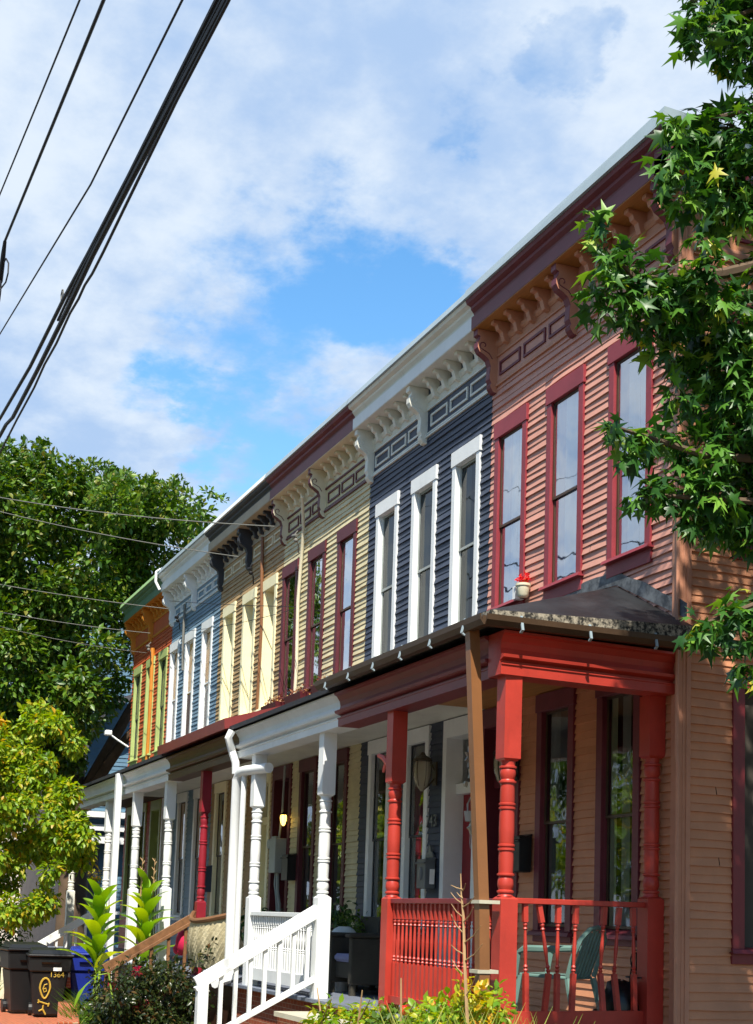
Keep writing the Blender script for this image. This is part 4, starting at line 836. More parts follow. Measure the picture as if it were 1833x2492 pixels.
t = thing('letter', (-4.86, -.15, 2.17), 'white folded letter sticking out beside the pewter mailbox', 'letter'); b = MB(); b.hexa([(-4.80, -.13, 2.05), (-4.795, -.13, 2.05), (-4.795, -.07, 2.05), (-4.80, -.07, 2.05), (-4.77, -.14, 2.22), (-4.765, -.14, 2.22), (-4.765, -.08, 2.22), (-4.77, -.08, 2.22)]); b.build('sheet', 'paper', t)
mailbox((-9.98, -.03, 2.15), .28, .14, .38, 'black plastic', 'black mailbox beside the grey meter box on the cream porch wall')
mailbox((-14.6, -.03, 2.0), .28, .16, .45, 'navy siding', 'dark blue mailbox in the shade of the far white porch')

def lantern(loc, label, mat='lantern brass', glow=False, s=1.0):
    t = thing('wall_lantern', loc, label, 'wall lantern'); x, y, z = loc
    b = MB(); b.lathe((x, y-.16*s, z+.10*s), [(.02*s, .16*s), (.035*s, .13*s), (.1*s, .09*s), (.115*s, .06*s), (.02*s, .06*s)], 10); b.build('cap', mat, t)
    b = MB(); b.lathe((x, y-.16*s, z-.12*s), [(.02*s, -.05*s), (.035*s, -.03*s), (.06*s, 0), (.092*s, .1*s), (.1*s, .2*s), (.085*s, .275*s)], 10); b.build('globe', 'lamp glow' if glow else 'lantern glass', t, smooth=True)
    b = MB(); b.box(x-.05*s, x+.05*s, y-.02, y, z-.1*s, z+.16*s); b.tube([(x, y-.01, z-.02), (x, y-.08*s, z-.10*s), (x, y-.16*s, z-.17*s)], .012*s, 6); b.tube([(x, y-.01, z+.06*s), (x, y-.09*s, z+.2*s), (x, y-.16*s, z+.22*s)], .01*s, 6); b.build('bracket', mat, t)
    for k in range(6):
        a = math.pi*k/3; q = MB(); q.tube([(x+.06*s*math.cos(a), y-.16*s+.06*s*math.sin(a), z-.12*s), (x+.098*s*math.cos(a), y-.16*s+.098*s*math.sin(a), z), (x+.1*s*math.cos(a), y-.16*s+.1*s*math.sin(a), z+.16*s)], .005*s, 4); q.build('bar', mat, t)
    return t
lantern((-2.88, -.03, 3.2), 'black wall lantern beside the red corner post', 'black metal', s=1.0)
lantern((-4.93, -.03, 3.30), 'bronze wall lantern above the house number on the navy wall', s=1.05)
lantern((-10.3, -.03, 3.06), 'small lit wall lantern glowing yellow above the grey meter box', 'black metal', True, .5)

# house number
def text(name, s, size, loc, rot, mat, parent=None, ext=.006, label=None, cat=None):
    cu = bpy.data.curves.new(name, 'FONT'); cu.body = s; cu.size = size; cu.extrude = ext; cu.align_x = 'CENTER'; cu.align_y = 'CENTER'; cu.materials.append(MATS[mat])
    o = bpy.data.objects.new(name+'_curve', cu); COL.objects.link(o); o.location = Vector(loc)-(wloc(parent) if parent else Vector()); o.rotation_euler = rot
    me = bpy.data.meshes.new_from_object(o.evaluated_get(bpy.context.evaluated_depsgraph_get()))
    m_ = bpy.data.objects.new(name, me); COL.objects.link(m_); m_.location = o.location; m_.rotation_euler = o.rotation_euler
    bpy.data.objects.remove(o)
    if parent: m_.parent = parent
    return m_
tag(text('house_number', '743', .2, (-4.98, -.04, 2.78), (math.radians(90), 0, 0), 'pewter', ext=.01), 'pewter house number 743 on the navy wall', 'house number')

# meter box
t = thing('meter_box', (-10.55, -.03, 2.3), 'grey electric meter box with pipes below it on the cream porch wall', 'meter box')
b = MB(); b.box(-10.66, -10.36, -.2, -.02, 2.27, 2.79); b.build('cabinet', 'grey box', t, bevel=.008)
b = MB(); b.lathe_ax((-10.84, -.02, 2.72), (-10.84, -.16, 2.72), [(.09, 0), (.09, .6), (.075, 1)], 12); b.box(-10.94, -10.74, -.08, -.01, 2.42, 2.84); b.build('meter', 'grey box', t)
b = MB(); b.tube([(-10.5, -.1, 2.28), (-10.5, -.09, 2.0), (-10.42, -.08, 1.8), (-10.42, -.08, 1.3)], .028, 7); b.tube([(-10.6, -.1, 2.28), (-10.62, -.1, 2.1), (-10.52, -.1, 1.9), (-10.5, -.09, 1.7)], .016, 6); b.tube([(-10.42, -.08, 3.9), (-10.46, -.08, 3.2), (-10.5, -.1, 2.79)], .018, 6); b.build('pipe', 'grey box', t, smooth=True)

# potted geranium on the sill
t = thing('flower_pot', (-2.70, -.07, 4.985), 'pale pot of red flowers on the pink house window sill', 'flower pot')
b = MB(); b.lathe((-2.70, -.10, 4.985), [(.045, 0), (.06, .02), (.07, .11), (.08, .115), (.08, .14), (.068, .14)], 14); b.build('pot', 'cream trim', t, smooth=True)
b = MB(); b.box(-2.86, -2.80, -.14, -.04, 4.985, 5.12); b.build('saucer', 'white plastic', t)
V, F = clump([(-2.72, -.10, 5.16, .05), (-2.68, -.1, 5.19, .045)], 26000, .04, OVAL, .1); npmesh('flower', V, F, 'red petals', t)
V, F = clump([(-2.70, -.10, 5.12, .045)], 8000, .04, OVAL, .2); npmesh('foliage', V, F, 'fern leaves', t)

# dried flower boxes under the cream house windows
for (x, lab) in ((-10.7, 'flower box of dead brown plants under the window nearest the tan house'), (-9.55, 'maroon flower box of withered plants under the middle cream house window'), (-8.35, 'maroon flower box of withered plants under the window nearest the navy house')):
    t = thing('flower_box', (x, -.16, 4.70), lab, 'flower box')
    b = MB(); b.hexa([(x-.34, -.28, 4.72), (x+.34, -.28, 4.72), (x+.34, -.06, 4.72), (x-.34, -.06, 4.72), (x-.38, -.31, 4.86), (x+.38, -.31, 4.86), (x+.38, -.06, 4.86), (x-.38, -.06, 4.86)]); b.build('trough', 'maroon trim', t)
    cs = [(x+.62*(k/6-.5), -.19+.04*jit(k, 1, 3), 4.90+.05*jit(k, 2, 3), .09+.03*jit(k, 3, 3)) for k in range(7)]
    V, F = clump(cs, 5200 if x < -10 else 3200, .045, OVAL, .5); npmesh('foliage', V, F, 'dry flowers', t)

# wicker armchairs, table, cushions on the navy house porch
def armchair(cx, cy, ang, label):
    t = thing('wicker_armchair', (cx, cy, .78), label, 'armchair'); a = math.radians(ang)
    def X(*p):
        p = p[0] if len(p) == 1 else p
        return (cx+p[0]*math.cos(a)-p[1]*math.sin(a), cy+p[0]*math.sin(a)+p[1]*math.cos(a), .78+p[2])
    b = MB(X); b.box(-.3, .3, -.3, .3, .18, .36); b.build('seat', 'wicker dark', t, bevel=.01)
    b = MB(X); b.hexa([(-.37, -.35, .2), (-.28, -.35, .2), (-.28, .35, .2), (-.37, .35, .2), (-.47, -.33, .88), (-.38, -.33, .88), (-.38, .33, .88), (-.47, .33, .88)]); b.build('backrest', 'wicker dark', t, bevel=.015)
    for s in (-1, 1):
        b = MB(X); b.box(-.36, .36, s*.33-.05, s*.33+.05, .12, .64); b.box(-.38, .40, s*.33-.075, s*.33+.075, .64, .68); b.build('armrest', 'wicker dark', t, bevel=.012)
        for f in (-.3, .32):
            b = MB(X); b.box(f-.03, f+.03, s*.33-.03, s*.33+.03, 0, .13); b.build('leg', 'wicker dark', t)
    b = MB(X); b.box(-.27, .33, -.27, .27, .36, .45); b.build('cushion', 'lavender cloth', t, bevel=.03)
    return t
armchair(-5.1, -.72, -90, 'dark wicker armchair nearest the red railing on the navy house porch')
armchair(-6.3, -.62, -90, 'dark wicker armchair with a pale pillow beside the round green shrub')
t = thing('pillow', (-6.25, -.62, 1.25), 'pale patterned pillow lying on the far wicker armchair', 'pillow'); b = MB(); b.ball((-6.2, -.62, 1.40), .2, .6, .9, .7, 12); b.build('cover', 'pillow cloth', t, smooth=True)
t = thing('porch_table', (-5.75, -.95, .78), 'low dark table with lavender cloth between the wicker armchairs', 'table')
b = MB(); b.box(-5.88, -5.54, -1.05, -.65, 1.19, 1.23); b.build('tabletop', 'lavender cloth', t, bevel=.01)
for sx in (-5.86, -5.61):
    for sy in (-1.03, -.72):
        b = MB(); b.box(sx, sx+.05, sy, sy+.05, .78, 1.19); b.build('leg', 'wicker dark', t)
t = thing('bucket', (-5.7, -.85, .78), 'white bucket under the table on the navy house porch', 'bucket'); b = MB(); b.lathe((-5.7, -.85, .78), [(.1, 0), (.13, .3), (.135, .3), (.135, .32), (.12, .32)], 14); b.build('pail', 'white plastic', t, smooth=True)
b = MB(); b.tube([(-5.7+.13*math.cos(k*math.pi/8), -.85-.05*math.sin(k*math.pi/8), 1.08-.12*math.sin(k*math.pi/8)) for k in range(9)], .006, 5); b.build('handle', 'pewter', t)

def potted(name, x, y, z, label, cat, centres, mat, per, size, tm=OVAL, droop=.5, pot='terracotta', ph=.3):
    t = thing(name, (x, y, z), label, cat)
    b = MB(); b.lathe((x, y, z), [(.11, 0), (.16, ph*.9), (.18, ph*.9), (.18, ph), (.15, ph)], 14); b.build('pot', pot, t, smooth=True)
    V, F = clump([(x+a, y+c, z+d, r) for a, c, d, r in centres], per, size, tm, droop); npmesh('foliage', V, F, mat, t)
    return t
potted('topiary', -6.5, -.42, .78, 'round clipped green shrub behind the wicker armchairs', 'shrub', [(0, 0, .62, .3), (0, 0, .62, .2)], 'boxwood leaves', 9000, .05, OVAL, .1)
potted('potted_fern', -7.1, -.4, .78, 'dark fern in a pot behind the round shrub', 'fern', [(0, 0, .7, .3), (.15, -.1, .55, .22), (-.2, .1, .6, .22), (.1, 0, .9, .2)], 'fern leaves', 1500, .12, OVAL, .9, 'black plastic', .45)
potted('potted_fern', -9.2, -.8, .78, 'dark leafy plant above the white spindle railing', 'potted plant', [(0, 0, .75, .28), (.35, .1, .7, .22), (-.3, 0, .8, .22), (.55, .05, .68, .16)], 'fern leaves', 1500, .11, OVAL, .8, 'black plastic', .5)

# chimes and ornaments
t = thing('wind_chime', (-1.2, -1.35, 3.93), 'dangling string of grey star and sun ornaments under the pink porch ceiling', 'wind chime')
b = MB(); pts = [(-1.2+.012*math.sin(k*1.7), -1.35, 3.93-k*.055) for k in range(31)]; b.tube(pts, .005, 5); b.build('cord', 'chime grey', t)
for k in range(9):
    q = MB(); q.lathe_ax((-1.2+.02*math.cos(k), -1.35, 3.5-k*.028-.01), (-1.2-.02*math.cos(k), -1.345, 3.5-k*.028-.02), [(.02, 0), (.025, .3), (.025, .7), (.02, 1)], 6); q.build('link', 'chime grey', t)
def star_orn(c, r, n, inner, mat, nm):
    q = MB(); P = []
    for k in range(2*n):
        a = math.pi*k/n; rr_ = r if k % 2 == 0 else r*inner; P.append((rr_*math.cos(a), rr_*math.sin(a)))
    ax = Vector((.86, .5, 0)); q.prism(P, lambda a, p: tuple(Vector(c)+Vector((-.5*p[0], .86*p[0], p[1]))+ax*a), -.008, .008); return q.build(nm, mat, t)
star_orn((-1.21, -1.35, 3.24), .055, 5, .5, 'chime grey', 'star'); star_orn((-1.22, -1.35, 3.09), .11, 9, .62, 'chime grey', 'sun'); star_orn((-1.2, -1.35, 2.94), .07, 5, .55, 'grey stone', 'star')
star_orn((-1.33, -1.35, 2.86), .03, 6, .8, 'grey stone', 'charm'); star_orn((-1.1, -1.35, 2.74), .05, 8, .85, 'grey stone', 'charm'); star_orn((-1.2, -1.35, 2.46), .06, 4, .5, 'grey stone', 'charm')
q = MB(); q.tube([(-1.27, -1.35, 2.60), (-1.28, -1.35, 2.68), (-1.22, -1.35, 2.73), (-1.16, -1.35, 2.68), (-1.17, -1.35, 2.60)], .008, 5); q.lathe((-1.22, -1.35, 2.52), [(.045, 0), (.06, .09)], 8); q.build('basket', 'chime grey', t)
t = thing('ornament_hook', (-2.62, -1.6, 3.1), 'pink carved bird hook on the left red post', 'hook')
b = MB(); b.tube([(-2.44, -1.6, 3.08), (-2.55, -1.6, 3.12), (-2.66, -1.61, 3.2), (-2.76, -1.62, 3.23)], [.02, .025, .028, .022], 6); b.tube([(-2.6, -1.6, 3.16), (-2.66, -1.6, 3.10), (-2.68, -1.6, 3.06)], [.022, .018, .012], 6); b.build('bird', 'hook pink', t, smooth=True)

# black bag and wire plant stand in the porch corner
t = thing('bag', (-.45, -.3, .78), 'black bag slumped in the corner of the red porch', 'bag')
b = MB(); b.lathe((-.42, -.3, .78), [(.13, 0), (.17, .06), (.165, .2), (.13, .32), (.08, .39), (.04, .41)], 12); b.ball((-.56, -.36, .86), .10, 1, 1, .9)
for k, v in enumerate(b.v): b.v[k] = (v[0]+.05*jit(k, 1, 1), v[1]+.05*jit(k, 2, 1), v[2]+.03*jit(k, 3, 1))
b.build('sack', 'black bag', t, smooth=True)
t = thing('plant_stand', (-.36, -.16, .78), 'black scrolled wire plant stand behind the black bag', 'plant stand')
for s in (-.1, 0, .1):
    b = MB(); b.tube([(-.37+s, -.16, .78), (-.37+s, -.16, 1.2), (-.37+s*.6, -.16, 1.35), (-.37+s*.2, -.16, 1.43)], .007, 5); b.build('rod', 'black metal', t)
for z, r in ((1.22, .12), (.95, .1)):
    b = MB(); b.tube([(-.37+r*math.cos(k*math.pi/8), -.16+r*.6*math.sin(k*math.pi/8), z) for k in range(17)], .007, 5); b.build('ring', 'black metal', t)
b = MB(); b.tube([(-.37+.09*math.cos(k*.5), -.16, 1.36+.09*math.sin(k*.5)) for k in range(14)], .006, 5); b.build('scroll', 'black metal', t)

# bowed wicker screen and wooden basket on the cream house porch
t = thing('wicker_screen', (-8.3, -1.7, .8), 'pale wicker screen with sagging brown rail beside the crimson post', 'screen')
b = MB(); n = 40
def sag(u): return .10*math.sin(math.pi*u)**1.0
rows = []
for j in range(13):
    rows.append([b.vert((-9.2+1.85*k/n, -1.70-.22*math.sin(math.pi*k/n)+.012*math.sin(k*2.6+j*3.14)-.05*math.sin(math.pi*j/12), .93+(.68-sag(k/n))*j/12)) for k in range(n+1)])
for A, B in zip(rows, rows[1:]):
    for k in range(n): b.face((A[k], A[k+1], B[k+1], B[k]))
b.build('weave', 'wicker pale', t)
b = MB(); b.tube([(-9.22+1.9*k/12, -1.71-.22*math.sin(math.pi*k/12), 1.63-sag(k/12)) for k in range(13)], .035, 8); b.build('rail', 'brown wood', t, smooth=True)
t = thing('cloth_bag', (-9.1, -1.9, .9), 'magenta cloth bag hanging beside the crimson post', 'bag'); b = MB(); b.ball((-9.42, -1.78, 1.22), .16, .9, .7, 1.1); b.ball((-9.5, -1.8, 1.12), .13, 1, .8, .7)
b.build('pouch', 'magenta cloth', t, smooth=True)
b = MB(); b.tube([(-9.38, -1.74, 1.34), (-9.33, -1.7, 1.5), (-9.3, -1.68, 1.34)], .012, 5); b.build('strap', 'magenta cloth', t)
t = thing('floodlight', (-22.25, -.05, 5.4), 'white floodlight on an arm at the rust house corner', 'floodlight')
b = MB(); b.tube([(-22.22, -.02, 5.35), (-22.3, -.25, 5.5), (-22.35, -.42, 5.62)], .022, 6); b.build('arm', 'white paint', t)
b = MB(); b.box(-22.47, -22.3, -.55, -.39, 5.6, 5.72); b.build('head', 'white paint', t, bevel=.02)

# wheeled bins
def bin_(x, y, rz, mat, label, marks=False, h=1.0):
    t = thing('wheeled_bin', (x, y, 0), label, 'bin', 'wheeled bins on the brick path'); a = math.radians(rz)
    def X(*p):
        p = p[0] if len(p) == 1 else p
        return (x+p[0]*math.cos(a)-p[1]*math.sin(a), y+p[0]*math.sin(a)+p[1]*math.cos(a), p[2])
    b = MB(X); b.hexa([(-.22, -.2, .04), (.2, -.2, .04), (.2, .2, .04), (-.22, .2, .04), (-.33, -.27, .68), (.27, -.27, .68), (.27, .27, .68), (-.33, .27, .68)])
    b.hexa([(-.35, -.3, .68), (.3, -.3, .68), (.3, .3, .68), (-.35, .3, .68), (-.37, -.32, h-.1), (.32, -.32, h-.1), (.32, .32, h-.1), (-.37, .32, h-.1)])
    b.build('body', mat, t, bevel=.02)
    b = MB(X); b.hexa([(-.39, -.34, h-.1), (.35, -.34, h-.1), (.35, .34, h-.1), (-.39, .34, h-.1), (-.39, -.34, h-.06), (.36, -.34, h-.06), (.36, .34, h-.06), (-.39, .34, h-.06)])
    b.hexa([(-.36, -.31, h-.06), (.32, -.31, h-.06), (.32, .31, h-.06), (-.36, .31, h-.06), (-.3, -.27, h+.03), (.22, -.27, h+.0), (.22, .27, h+.0), (-.3, .27, h+.03)]); b.build('lid', mat, t, bevel=.015)
    b = MB(X); b.tube([(-.38, -.22, h-.06), (-.46, -.22, h-.04), (-.46, .22, h-.04), (-.38, .22, h-.06)], .018, 6); b.build('handle', mat, t)
    b = MB(X); b.hexa([(.28, -.12, .78), (.33, -.12, .80), (.33, .12, .80), (.28, .12, .78), (.30, -.14, .83), (.36, -.14, .83), (.36, .14, .83), (.30, .14, .83)]); b.build('grip', mat, t)
    for s in (-1, 1):
        c0 = X((-.24, s*.2, .1)); c1 = X((-.24, s*.26, .1)); b = MB(); b.lathe_ax(c0, c1, [(.06, 0), (.1, .05), (.1, .95), (.06, 1)], 14); b.build('wheel', 'black plastic', t)
    return t, X, a
t, X, a = bin_(-11.92, -3.2, -5, 'black plastic', 'black wheeled bin with yellow painted marks at the path edge', True)
ux = Vector((math.cos(a), math.sin(a), 0)); lx = Vector((-math.sin(a), math.cos(a), 0))
def onface(l, z): f = .2+.07*(z-.04)/.64+.008; return X((f, l, z))
def stroke(pts, r=.011):
    q = MB(); P = [onface(l, z) for l, z in pts]; q.tube(P, r, 5); return q
el = [(-.06+.075*math.cos(k*math.pi/9)*(1-.35*max(0, -math.sin(k*math.pi/9))), .44+.15*math.sin(k*math.pi/9)) for k in range(19)]
q = stroke(el, .016); q.tube([onface(*p) for p in [(-.03, .50), (-.07, .49), (-.09, .43), (-.07, .38), (-.035, .40), (-.05, .44), (-.08, .43)]], .009, 5)
q.tube([onface(*p) for p in [(-.15, .27), (-.13, .24), (.0, .20), (.02, .22)]], .012, 5); q.tube([onface(*p) for p in [(-.15, .22), (-.13, .25)]], .012, 5); q.tube([onface(*p) for p in [(-.0, .17), (.015, .22)]], .012, 5)
q.tube([onface(*p) for p in [(-.07, .19), (-.075, .13), (-.03, .05)]], .013, 5); q.tube([onface(*p) for p in [(-.075, .13), (-.13, .10)]], .012, 5); q.build('painted_mark', 'yellow mark', t)
text('stencil', '1364', .11, X((.281, .10, .64)), (math.radians(90), 0, math.radians(90)+a), 'yellow mark', t, .004)
b = MB(X); b.box(.313, .318, .04, .16, .70, .75); b.build('sticker', 'paper', t)
bin_(-12.62, -3.47, 4, 'black plastic', 'plain black wheeled bin behind the marked one, beside the picket fence', h=1.06)
bin_(-12.25, -2.55, -10, 'blue plastic', 'bright blue wheeled bin between the black bin and the canna plant', h=1.02)

# brick edging of the garden bed
t = thing('brick_edging', (-10.4, -3.25, 0), 'low brick edging wall beside the black bin', 'garden edging')
b = MB(); b.beam((-11.3, -3.02, .11), (-7.6, -3.62, .11), .22, .22); b.build('wall', 'brick', t)
b = MB(); b.beam((-11.32, -3.0, .24), (-7.58, -3.64, .24), .27, .05); b.build('coping', 'brick paving', t, bevel=.008)

# picket fence
t = thing('picket_fence', (-15.5, -3.6, 0), 'weathered white picket fence half hidden behind the bins', 'fence')
b = MB(); b.beam((-16.2, -4.6, .3), (-15.1, -3.0, .3), .03, .08); b.beam((-16.2, -4.6, .72), (-15.1, -3.0, .72), .03, .08); b.build('rail', 'cream trim', t)
for k in range(13):
    c = Vector((-16.2, -4.6, 0)).lerp(Vector((-15.1, -3.0, 0)), k/12); d = Vector((1.1, 1.6, 0)).normalized(); nr = Vector((d.y, -d.x, 0))*.012; e = d*.04
    q = MB(); o_ = c+nr*2
    q.prism([(-.04, .05), (.04, .05), (.04, .84), (.018, .88), (.03, .91), (0, .97), (-.03, .91), (-.018, .88), (-.04, .84)], lambda s_, p: tuple(o_+d*p[0]+nr*s_+Vector((0, 0, p[1]))), 0, 1); q.build('picket', 'cream trim', t)

# ------------------------------------------------------------------ wires
def wire(name, pts, r, label, mat='cable black', group=None, cat='cable', n=6):
    if cat == 'wire': r *= .72
    b = MB(); b.tube(pts, r, n); o = b.build(name, mat, None, smooth=True); return tag(o, label, cat, group)
def ext(p, q, L):
    p = Vector(p); q = Vector(q); return tuple(q+(q-p).normalized()*L)
def run(P, before, after):
    """continue a span past both ends with a gentle change of slope"""
    return [ext(P[1], P[0], before), *P, ext(P[-2], P[-1], after)]
G1 = 'overhead street cables'
wire('overhead_cable', run([(-2.52, -5, 10.1), (-5.03, -5, 10.53), (-8.75, -5, 11.18)], 12, 14), .010, 'thin black overhead cable, leftmost at the top of the sky', group=G1)
wire('overhead_cable', [(4.5, -5, 8.55), (-1.12, -5, 9.23), (-4.0, -5, 9.58), (-7.7, -5, 10.04)], .016, 'overhead cable ending in a clamp with wire loops', group=G1)
wire('overhead_cable', run([(1.91, -5, 7.33), (-1.21, -5, 7.63), (-7.53, -5, 8.74)], 10, 14), .008, 'thin straight overhead cable between the clamp cable and the thick bundle', group=G1)
B1 = [(12, -5, 6.9), (2.83, -5, 6.76), (.47, -5, 6.87), (-1.1, -5, 6.98), (-2.29, -5, 7.08), (-4.37, -5, 7.18), (-6.88, -5, 7.43), (-16, -5, 8.6)]
B2 = [(12, -5, 6.8), (3.03, -5, 6.63), (.62, -5, 6.79), (-.9, -5, 6.87), (-2.11, -5, 6.88), (-3.87, -5, 6.94), (-5.6, -5, 7.03), (-6.2, -5, 7.14), (-6.75, -5, 7.18), (-16, -5, 8.1)]
B3 = [(12, -5, 6.65), (3.06, -5, 6.60), (1.92, -5, 6.66), (.31, -5, 6.68), (-.4, -5, 6.685), (-.85, -5, 6.70), (-1.2, -5, 6.745), (-1.48, -5, 6.74), (-1.9, -5, 6.78), (-2.61, -5, 6.77), (-3.3, -5, 6.82), (-3.95, -5, 6.81), (-5.2, -5, 6.88), (-6.54, -5, 6.93), (-16, -5, 7.7)]
wire('overhead_cable', B1, .018, 'upper black cable of the thick bundle', group=G1)
wire('overhead_cable', B2, .021, 'thickest black cable of the bundle, patched with lashing', group=G1)
wire('overhead_cable', B3, .011, 'wavy thin cable sagging below the thick bundle', group=G1)
wire('overhead_cable', [(12, -4.99, 6.86), (3.0, -4.99, 6.72), (.9, -4.99, 6.84), (-.3, -4.99, 6.92)]+[(-1.5, -5, 6.97), (-2.6, -5, 6.99)], .012, 'short black cable lashed between the two bundle cables', group=G1)
b = MB(); b.tube([(-7.7, -5, 10.04), (-7.78, -5, 9.92), (-7.86, -5, 9.76), (-7.98, -5, 9.62), (-8.2, -5.02, 9.56)], [.022, .03, .034, .038, .03], 6)
b.tube([(-7.86, -5, 9.78), (-7.72, -4.97, 9.82), (-7.58, -4.95, 9.7), (-7.56, -4.95, 9.56), (-7.66, -4.96, 9.48), (-7.9, -5, 9.47)], .010, 6)
b.tube([(-7.95, -5, 9.62), (-7.83, -5, 9.52), (-7.8, -5, 9.42), (-7.86, -5, 9.32), (-8.0, -5, 9.28)], .010, 6); b.tube([(-7.74, -5, 10.0), (-7.9, -5, 10.02), (-8.05, -5, 9.9)], .01, 5)
tag(b.build('cable_clamp', 'cable black', None, smooth=True), 'black cable clamp with two loose wire loops at the left edge', 'cable clamp')
b = MB(); b.tube([(-2.35, -5, 7.14), (-2.38, -5.0, 7.19), (-2.44, -5, 7.22), (-2.50, -5, 7.19), (-2.48, -5, 7.13), (-2.42, -5, 7.13), (-2.40, -5, 7.18)], .006, 5)
tag(b.build('wire_loop', 'cable grey', None), 'tiny curled wire loop sticking up from the cable bundle', 'wire loop')
G2 = 'service wires from the street to the houses'
POLE = (-30, -12.5, 9.4)
def drop(end, start, sag, r, label, mat='cable grey'):
    a, c = Vector(start), Vector(end); pts = []
    for k in range(15):
        t_ = k/14; p = a.lerp(c, t_); p.z -= sag*4*t_*(1-t_); pts.append(p)
    return wire('service_wire', pts, r, label, mat, G2, 'wire', 5)
drop((-10.7, -.32, 7.68), (-20.3, -4.48, 10.32), .12, .014, 'service wire ending at the cream house cornice, topmost of the wires')
drop((-12.6, -.34, 7.62), (-20.32, -4.46, 10.1), .10, .012, 'service wire ending in a pale tail at the tan house bracket')
drop((-17.7, -.32, 7.70), (-20.49, -4.34, 8.5), .05, .012, 'service wire ending at the blue house corner bracket')
drop((-19.2, -.32, 7.46), (-20.55, -4.29, 7.93), .06, .010, 'service wire ending at the rust house ochre bracket')
drop((-20.4, -.12, 7.25), (-20.75, -4.3, 7.75), .10, .008, 'thin service wire below the others at the rust house')
drop((-9.55, -.3, 6.18), (-17.5, -.34, 7.82), .02, .007, 'thin wire strung across the fronts from the blue to the cream house', 'cable black')
drop((-9.5, -.31, 6.14), (-16.2, -.3, 6.98), .05, .006, 'thin slack wire sagging in front of the tan house windows', 'cable black')
for (x, z, y, lab) in ((-12.25, 7.36, -.24, 'black wire connector on the tan house bracket'), (-17.4, 7.5, -.2, 'dark wire insulator cluster on the blue house frieze'), (-10.05, 7.4, -.2, 'pale wire insulator cluster on the cream house frieze'), (-19.9, 7.32, -.2, 'grey wire connector on the rust house bracket')):
    b = MB(); b.lathe_ax((x-.09, y, z), (x+.09, y, z-.03), [(.02, 0), (.035, .2), (.035, .8), (.02, 1)], 8); b.tube([(x, y, z), (x+.05, y+.05, z-.14), (x-.02, y+.08, z-.26)], .012, 5); b.tube([(x-.05, y, z), (x-.1, y+.08, z+.1)], .01, 5); b.ball((x+.08, y, z-.1), .035)
    tag(b.build('insulator', 'cable black' if 'black' in lab or 'dark' in lab else 'cable grey', None, smooth=True), lab, 'insulator')
b = MB(); b.tube([(-18.35, -.36, 8.66), (-18.4, -.44, 8.6), (-18.42, -.44, 8.4), (-18.36, -.36, 8.22)], .03, 6); tag(b.build('vent_hose', 'white plastic', None, smooth=True), 'white bent pipe over the blue house cornice edge', 'pipe')

# ------------------------------------------------------------------ vegetation
def tree(name, loc, label, cat, trunk_mb, V, F, leaf, bark='bark', parts=None):
    t = thing(name, loc, label, cat)
    trunk_mb.build('trunk', bark, t, smooth=True); npmesh('crown', V, F, leaf, t)
    return t
# sweetgum by the corner: the boughs in view, then the rest of its crown out of frame
extra = []
def inview(p):
    d = np.array(p)-CAM; z = d@_fw
    if z < .5: return False
    u = 916.5+3471*(d@_R)/z; v = 1246-3471*(d@_U)/z+559
    return -200 < u < 2080 and -260 < v < 2700
k = 0
while len(extra) < 190 and k < 20000:
    k += 1
    d = norm(rvec(1))[0]*(RNG.random()**.33)
    p = (4.6+d[0]*3.0, 1.5+d[1]*3.4, 8.3+d[2]*4.6)
    if p[2] < 3.2: continue
    if p[2] > 7.6 and p[1] < -.9-.0*(p[2]-7.6): continue
    q = np.array(p); q = q-np.array(sdir)*((q[0]-.0)/sdir.x)      # where its shadow meets the side wall plane
    if inview(p): continue
    if q[1] < -.75: continue
    extra.append((*p, .38+.2*RNG.random()))
for z0 in (4.8, 5.4, 6.0, 6.6, 7.2, 7.8, 8.4):
    for y0 in (.35, .9, 1.5, 2.2):
        q = Vector((0, y0, z0))+sdir*(6.9+.5*RNG.random())
        if not inview(q): extra.append((q.x, q.y, q.z, .42))
VW, FW_ = clump([(x, y, z, r*.97) for x, y, z, r in RT], 3300, .145, STAR, .75, .75, True)
VX, FX_ = clump(extra, 420, .2, STAR, .6, .9, True)
b = MB()
b.tube([(4.9, 1.9, 0), (4.85, 1.85, 2.5), (4.7, 1.7, 5), (4.6, 1.6, 8), (4.6, 1.5, 11.5)], [.26, .2, .16, .1, .03], 10)
for (z0, P) in ((4.2, [(3.9, .4, 5.6), (3.3, -.9, 6.0), (3.0, -1.7, 5.75), (2.95, -2.3, 5.6), (2.97, -2.55, 5.75)]), (5.0, [(3.9, .2, 6.6), (3.3, -1.0, 7.0), (3.05, -1.9, 6.7)]), (3.2, [(3.8, .5, 4.2), (3.2, -.7, 4.6), (2.85, -1.7, 4.6), (2.93, -2.45, 4.65)]), (3.4, [(3.7, .3, 3.9), (3.1, -.9, 3.9), (2.95, -1.8, 3.5)]), (3.6, [(3.6, .2, 4.2), (2.95, -1.1, 4.35), (2.8, -2.2, 4.3)]), (5.5, [(3.9, .3, 7.2), (3.3, -1.0, 7.8), (3.1, -1.9, 7.3)]), (6, [(6, 2.6, 8), (6.8, 3.4, 9)]), (7, [(5.2, 3.4, 9), (5.4, 4.3, 10)])):
    P = [(4.75, 1.7, z0)]+P; b.tube(P, [.07*(1-.85*i/(len(P)-1)) for i in range(len(P))], 6)
tree('sweetgum_tree', (4.9, 1.9, 0), 'large sweetgum with star shaped leaves hanging in front of the pink house', 'tree', b, np.concatenate([VW, VX]), np.concatenate([FW_, FX_+len(VW)]), 'gum leaves')
